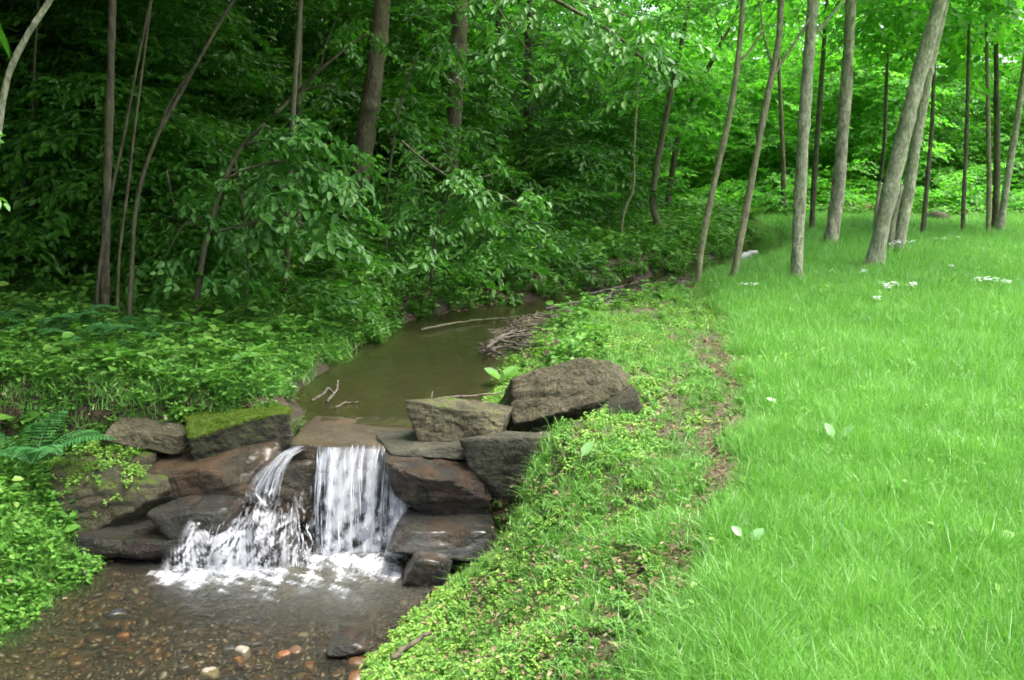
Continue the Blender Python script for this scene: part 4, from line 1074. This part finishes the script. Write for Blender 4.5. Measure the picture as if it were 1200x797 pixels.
ground_scatter('bank_weeds', 52000, (-3, 4.5), (2.2, 20), lambda x, y, L, S, Mm, W, e, rs, r: (S > .5) & (e > .04 + .3 * ss(8, 9.5, y)) & worn(x, y, r) & (r.random(len(x)) < .07 + .5 * ss(-.5, .8, patch(x + 5, y)) + .35 * ss(.5, 0, e) - .4 * ss(.75, .25, edge_x(y) - x) * (y < 9)), CHICK, 'small leafed chickweed covering the near bank', 'weeds', (.45, 1.0), 33)
ground_scatter('bank_sprouts', 9000, (-3, 4.5), (2.2, 14), lambda x, y, L, S, Mm, W, e, rs, r: (S > .5) & (e > .1) & worn(x, y, r) & (r.random(len(x)) < .25 + .4 * (patch(x - 4, y + 2) > .3)), LEAFY, 'mixed pale sprouts between the chickweed on the near bank', 'weeds', (.25, .6), 46)
ground_scatter('bank_litter', 7000, (-3, 4.5), (2.2, 14), lambda x, y, L, S, Mm, W, e, rs, r: (S > .5) & (e > .1), LITTER, 'dry leaf scraps scattered over the worn bank', 'leaf litter', (.35, .8), 34)
ground_scatter('edge_litter', 8000, (0, 4.5), (2.6, 11), lambda x, y, L, S, Mm, W, e, rs, r: (S > .3) & (np.abs(edge_x(y) - x - .2) < .03 + .08 * r.random(len(x))) & (y > 3.4) & (wob(x, y, 3, 5) > -.5), LITTER, 'thin line of dry litter where the worn bank meets tall grass', 'leaf litter', (.3, .7), 45)
ground_scatter('stream_edge_weeds', 6000, (-1, 4.5), (6.2, 18), lambda x, y, L, S, Mm, W, e, rs, r: rs & (e > .15) & (e < .95) & (L < .3) & (e > .42) & (r.random(len(x)) < .12) & ~((y < 7.2) & (x < .9)), BROAD, 'broad leafed weeds along the right stream edge', 'weeds', (.6, 1.15), 35)
clear = lambda x, y: ~((x > -2.75) & (x < -1.3) & (y > 5.25) & (y < 6.12))
left = lambda x, y, e, rs: (~rs) & (e > np.interp(y, [6.2, 6.3, 7.6, 8.5], [.1, .3, .25, .03]) + .12 * wob(x, y, 5))
ground_scatter('hillside_weeds', 30000, (-8, 4), (3.2, 24), lambda x, y, L, S, Mm, W, e, rs, r: left(x, y, e, rs) & (y < 30) & (r.random(len(x)) < 1.0 - .85 * ss(1.6, 3.6, e) * (x < -1)) & clear(x, y), LEAFY, 'green leafy weeds carpeting the left bank', 'weeds', (.6, 1.25), 36)
ground_scatter('hillside_plants', 7000, (-8, 4), (3.2, 24), lambda x, y, L, S, Mm, W, e, rs, r: left(x, y, e, rs) & (e > .3) & (r.random(len(x)) < .5 * ss(5.5, 9, y) + .08 - .4 * ss(2.5, 4.5, e) * (x < -1)) & clear(x, y), BROAD, 'taller broad leafed plants on the left bank', 'plants', (.6, 1.4), 37)
ground_scatter('left_bank_grass', 15000, (-8, 0), (3.0, 9), lambda x, y, L, S, Mm, W, e, rs, r: left(x, y, e, rs) & (e < 2.2) & clear(x, y), SHORT, 'soft grass on the left bank above the pool', 'grass', (.8, 1.6), 38, tilt=.3)
TWIG = []
for i in range(5):
    mb = MB()
    for q in range(7):
        a = rng.uniform(0, 6.28); L = rng.uniform(.08, .26); c = np.array([rng.normal() * .05, rng.normal() * .05, rng.uniform(.01, .06)])
        d = np.array([math.cos(a), math.sin(a), rng.normal() * .12]) * L / 2
        tube(mb, catmull([c - d, c + rng.normal(size=3) * .012, c + d], 3), [.007, .003], 5, .1)
    TWIG.append(proto('twig_%d' % i, mb.mesh('twig', M['bark_brown' if i % 2 else 'deadwood'])))
ground_scatter('twig_debris', 4200, (-1.5, 2.5), (7.4, 14), lambda x, y, L, S, Mm, W, e, rs, r: rs & (e > -.12) & (e < .5) & (x > -.4) & (r.random(len(x)) < np.interp(y, [8.2, 9, 11, 14], [.0, .32, .4, .45])), TWIG, 'tangled brown twigs and driftwood along the muddy right stream edge', 'debris', (.5, 1.1), 47)
ground_scatter('hillside_litter', 9000, (-8, 2), (4, 20), lambda x, y, L, S, Mm, W, e, rs, r: left(x, y, e, rs), LITTER, 'brown fallen leaves on the shaded hillside', 'leaf litter', (.4, .9), 39)
ground_scatter('far_meadow', 16000, (-2, 10), (17, 40), lambda x, y, L, S, Mm, W, e, rs, r: ((~rs) | (y > 27)) & (e > .2), LEAFY, 'low bright weeds between the lawn and the far woods', 'weeds', (1.0, 1.8), 40)
for o in [q for q in scn.objects if q.get('label', '').startswith(('large dark mossy block', 'thin small flagstone'))]:
    on_rock(o, 46 if 'large' in o['label'] else 14, CHICK, 'rock_weeds', 'small bright sprigs growing on the ' + ('large dark mossy block' if 'large' in o['label'] else 'thin small flagstone'), 50, (.5, 1.3), (-.9, .55))
MOSS = []
M['moss'] = leaf_mat('moss', [(0, (.035, .07, .005)), (.5, (.075, .13, .01)), (1, (.13, .19, .018))], trans=.2, rough=.8, spec=.1)
for i in range(4):
    t_ = blade_tuft(60 + i, 34, .014, .0022, .018, M['moss'], .8, 3); MOSS.append(t_)
for o in [q for q in scn.objects if q.get('label', '').startswith('square block with bright green')]:
    on_rock(o, 2600, MOSS, 'moss_cushion', 'soft green moss growing on the square block left of waterfall', 51, (.6, 1.4), (-.92, .95))
# gravel on the pool bed
PEB = [proto('pebble_%d' % i, rock_mesh('pebble', .5, .4, .2, 200 + i, M['pebble'], 2, p=8)) for i in range(6)]
n = 9000
x = r3.uniform(-3.0, -.3, n); y = r3.uniform(3.2, 5.3, n); el = chan(LOC, x, y, -1)[0]
k = (el < .08); x, y = x[k], y[k]; z = H(x, y); m = len(x)
sc = np.exp(r3.normal(math.log(.03), .5, m)).clip(.012, .11)
scatter('gravel', np.stack([x, y, z + sc * .08], -1), np.stack([r3.normal(0, .3, m), r3.normal(0, .3, m), r3.uniform(0, 6.28, m)], -1), sc, PEB, 'brown and orange gravel on the bed of the shallow pool', 'gravel', 41)

# ------------------------------------------------------------------ single plants
def fern(label, px, py, n, length, seed, Y=None, az=None):
    b = hit(px, py) if Y is None else at(px, py, Y)
    r = np.random.default_rng(seed); root = empty('fern', tuple(b))
    for k in range(n):
        a = (k + r.uniform(-.3, .3)) / n * 6.28 if az is None else az[0] + (k / max(1, n - 1) - .5) * az[1]
        L = length * r.uniform(.75, 1.1); ht = L * r.uniform(.35, .6)
        t = np.linspace(0, 1, 26); C = np.stack([np.cos(a) * L * t, np.sin(a) * L * t, ht * np.sin(t * 2.1) * .95], -1)
        mb = MB(); tube(mb, C, [.003, .001], 4, v=.2, cap=False)
        T = np.gradient(C, axis=0); bs, ds, ls = [], [], []
        for i in range(3, 26):
            w = L * .2 * math.sin(math.pi * (t[i] * .85 + .12)) + .005
            sd = np.array([-math.sin(a), math.cos(a), 0])
            for s_ in (-1, 1):
                bs.append(C[i]); ds.append(sd * s_ + T[i] / np.linalg.norm(T[i]) * .35 + [0, 0, -.15]); ls.append(w)
        ls = np.array(ls)
        leaf_batch(mb, np.array(bs), np.array(ds), np.tile([0, 0, 1.0], (len(bs), 1)) + r.normal(size=(len(bs), 3)) * .1, ls, np.full(len(ls), L * .036), .1)
        obj('frond', mb.mesh('frond', M['fern'], False), root)
    return tag(root, label, 'fern', 'ferns on the left bank')
fern('fern with long fronds reaching over the large dark mossy block', 38, 545, 9, .5, 1, Y=5.6)
fern('pale fern in the shade below the dim stems', 62, 398, 10, .55, 2)
fern('dark low fern at the foot of the dim stem clump', 108, 410, 9, .5, 3)
fern('small fern beside the pale thin stem of the dim clump', 168, 408, 8, .4, 4)
def broad_plant(label, px, py, n, lpx, mat, seed, up=.35, asp=.6, group='broad leafed plants in the lawn', cat='plant', lift=.07, name='dock_plant'):
    b = hit(px, py); r = np.random.default_rng(seed); root = empty(name, tuple(b)); s = mpp(b)
    for k in range(n):
        a = k / n * 6.28 + r.uniform(-.5, .5); L = lpx * s * r.uniform(.8, 1.15)
        h0 = lift * r.uniform(.7, 1.3)
        p = np.array([math.cos(a) * .02, math.sin(a) * .02, h0])
        mb = MB(); tube(mb, [[0, 0, -.02], p * [.5, .5, .6], p], [.003, .002], 4, v=.2)
        leaf_batch(mb, p[None], np.array([[math.cos(a), math.sin(a), up + r.normal() * .15]]), np.array([[r.normal() * .2, r.normal() * .2 - .5, 1.0]]), np.array([L]), np.array([L * asp]), .1, v=np.array([r.random()]))
        obj('leaf', mb.mesh('leaf', M[mat], False), root)
    return tag(root, label, cat, group)
broad_plant('pale oval leaf lying in the lawn, lowest of the pale leaves', 948, 612, 2, 24, 'dock', 1, .1)
broad_plant('upright pale leaf in the middle of the lawn', 980, 530, 2, 22, 'dock', 2, 1.6)
broad_plant('small pale leaf in the lawn nearest the worn bank', 915, 484, 2, 14, 'dock', 3, .5)
broad_plant('single bright leaf standing in weeds below the weir blocks', 678, 556, 1, 24, 'dock', 4, 1.2)
broad_plant('pale green leaf among tall grass at the lawn edge below', 874, 655, 2, 20, 'dock', 5, .8)
broad_plant('yellowish leaf upright in the near lawn corner', 1182, 728, 2, 24, 'leaf_clover', 6, 1.5)
broad_plant('yellow green rosette half hidden in the lawn grass', 1160, 652, 5, 22, 'leaf_clover', 7, .3)
broad_plant('yellow green weed in mid lawn beneath the leaning trunk', 1022, 470, 5, 14, 'leaf_clover', 8, .5)
broad_plant('tall yellow weed in the lawn below the far clump', 1112, 340, 4, 13, 'leaf_clover', 9, 1.4)
broad_plant('broad leafed plant on the left mound edge over the pool', 72, 640, 4, 22, 'leaf_weed', 10, .3)
broad_plant('broad bright leaves on the left bank above the tan slab', 190, 482, 5, 24, 'leaf_weed', 11, .3)
broad_plant('broad leafed plant beside the fern on the left bank', 22, 512, 5, 26, 'leaf_weed', 12, .3)
broad_plant('small leafy sprig growing at water edge by the big boulder', 588, 455, 6, 20, 'leaf_weed', 13, .7)
broad_plant('clump of green leaves hanging below the moss capped block', 250, 545, 6, 10, 'leaf_weed', 14, .3)
def flower(label, px, py, n, hpx, seed):
    b = hit(px, py); r = np.random.default_rng(seed); root = empty('white_flower', tuple(b)); s = mpp(b)
    for k in range(n):
        top = np.array([r.normal() * .07, r.normal() * .07, hpx * s * r.uniform(.8, 1.2) + .08])
        mb = MB(); tube(mb, [[0, 0, -.02], top * .5 + r.normal(size=3) * .01, top], [.004, .0025], 4, v=.3)
        bs = np.tile(top * .6, (3, 1)); l = np.full(3, .07); leaf_batch(mb, bs, r.normal(size=(3, 3)), np.tile([0, 0, 1.0], (3, 1)), l, l * .5)
        st = obj('stalk', mb.mesh('stalk', M['leaf_weed'], False), root)
        mb = MB()
        for q in range(9):
            c = top + r.normal(size=3) * [.028, .028, .012]
            aa = np.arange(5) * 1.257; d = np.stack([np.cos(aa), np.sin(aa), np.full(5, .3)], -1); l = np.full(5, .02)
            leaf_batch(mb, np.tile(c, (5, 1)), d, np.tile([0, 0, 1.0], (5, 1)), l, l * .8)
        obj('blossom', mb.mesh('blossom', M['petal'], False), st)
    return tag(root, label, 'flower', 'white flowering weeds in the lawn')
for a in [('white flower heads nearest below the thick leaning trunk', 1038, 348, 3, 5), ('white flowers just right of the ones below the leaning trunk', 1060, 346, 3, 6), ('white flowers at the foot of the thick leaning trunk', 1012, 330, 2, 5),
          ('white flowers touching the foot of the scarred pale trunk', 1048, 306, 3, 14), ('white flowers right of the scarred pale trunk', 1066, 294, 2, 6), ('white flowers in open lawn below the thin dark trunk', 1097, 288, 2, 4),
          ('white flowers on the open lawn near the right edge', 1160, 342, 4, 6), ('white flowers closest to the right picture edge', 1178, 344, 2, 6), ('lone white flower between the flower clumps on open lawn', 1107, 322, 1, 4),
          ('white flower low in the grass below the first flower heads', 1035, 362, 1, 4), ('white flower on open lawn under the far right clump', 1117, 286, 1, 4), ('white flower left of the straight pale trunk', 878, 345, 2, 5)]:
    flower(a[0], a[1], a[2], a[3], a[4], a[1])

# ------------------------------------------------------------------ sticks, logs and far things
def stick(label, P, r, mat='deadwood', group='dead sticks by the stream', name='stick', cat='stick'):
    P = np.array(P); b = P[0]; mb = MB(); C = catmull(P - b, 5)
    C += rng.normal(size=C.shape) * r * .25
    tube(mb, C, [r, r * .5], 7, .12)
    o = obj(name, mb.mesh(name, M[mat]), loc=b)
    return tag(o, label, cat, group)
def px_stick(label, pl, z, w, **k):
    P = np.array([atz(px, py, z + (dz if dz else 0)) for px, py, dz in [(q + (0,))[:3] for q in pl]]); return stick(label, P, w * mpp(P[0]) / 2, **k)
px_stick('pale stick lying across stones behind the tan tilted slab', [(505, 469), (545, 464), (590, 461)], -.1, 4)
px_stick('dead branch on the heap, uppermost, at right water edge', [(572, 402), (600, 390), (640, 384, .03)], -.12, 4)
px_stick('dead branch on the heap, lowest and darkest, at right water edge', [(566, 411), (590, 406), (632, 400, .02)], -.15, 5)
px_stick('curved dead branch in the middle of the heap at water edge', [(570, 408), (590, 396), (625, 392, .04)], -.1, 5)
px_stick('short dead branch crossing the heap at right water edge', [(580, 398), (600, 402), (622, 408)], -.1, 4)
px_stick('white bent twig at the left edge of the upper stream', [(365, 470), (378, 463, .03), (385, 455, .06), (392, 464, .02)], -.12, 4, mat='deadwood')
px_stick('forked dark twig standing in water at the left edge', [(385, 470), (394, 458, .04), (396, 446, .1)], -.18, 4)
px_stick('thin twig floating on the upper stream by the left bank', [(392, 478), (405, 472), (420, 471)], -.185, 3)
px_stick('thin stick upright in water beside the tan tilted slab', [(502, 480), (505, 470, .05), (507, 458, .1)], -.2, 2)
px_stick('long fallen branch lying across the far end of upper stream', [(494, 386), (530, 379), (570, 374), (612, 371)], -.16, 3, mat='bark_brown')
px_stick('dead root curling out of the bank on the lower bank slope', [(458, 772), (480, 755, .03), (505, 742, .05)], -.5, 9, mat='bark_brown')
px_stick('thin stem leaning into the pool below the long low slab', [(82, 640), (90, 655), (100, 672)], -.78, 4)
for i, (a, b_, c) in enumerate([((640, 362), (690, 352), (735, 346)), ((650, 372), (700, 358), (742, 350)), ((690, 345), (720, 338), (748, 330)), ((700, 362), (716, 345), (722, 322)), ((712, 345), (735, 335), (742, 325))]):
    px_stick(['long dead branch along the muddy stream bend', 'second dead branch along the muddy stream bend, nearest the weeds', 'dead branch furthest up the muddy stream bend', 'bare branch rising steeply from the muddy stream bend', 'pale thin branch above the muddy stream bend'][i],
             [(*a, 0), (*b_, .06), (*c, .12 if i < 3 else .3)], -.08, 4 - .3 * i)
# log half across the stream beyond the trees
P0 = hit(866, 306); P1 = hit(888, 296)
stick('bleached white log lying across the dark far end of the stream', [at(866, 303, P0[1]), at(876, 299, P0[1] + .1), at(888, 295, P0[1] + .2)], .07, 'whitewood', None, 'log', 'log')
stick('small white log end low by the second slender sapling', [at(848, 309, P0[1] - .3), at(862, 306, P0[1] - .25)], .045, 'whitewood', None, 'log', 'log')
M['clay'] = plain('bare clay', (.16, .1, .058), .9, .2)
def mound(name, label, px, py, w, h, mat, seed, cat='mound', depth=1.0):
    b = hit(px, py); s = mpp(b)
    o = obj(name, rock_mesh(name, w * s / 2, depth, h * s, seed, mat, 4, p=4, rough=.8), loc=(b[0], b[1], b[2] - h * s * .25))
    return tag(o, label, cat)
mound('dirt_mound', 'bare reddish brown dirt mound beyond the mottled trunk', 1005, 250, 60, 16, M['clay'], 301)
mound('dirt_mound', 'thin tan patch of bare earth on the lawn below the far clump', 1153, 281, 36, 2.2, M['clay'], 302, depth=.3)
mound('brush_pile', 'brown brush pile beyond the far lawn edge', 1098, 262, 30, 18, M['r_grey'], 303, 'pile', .6)
mound('rock', 'dark round rock by the brush behind the mottled trunk', 1015, 268, 12, 9, M['r_wet'], 304, 'rock', .3)
mound('rock', 'low brown rock heap behind the mottled trunk', 998, 270, 24, 9, M['r_grey'], 305, 'rock', .4)
mound('rock', 'pale flat rock between the leaning pair and thin dark trunk', 1070, 272, 16, 6, M['s_white'], 306, 'rock', .4)
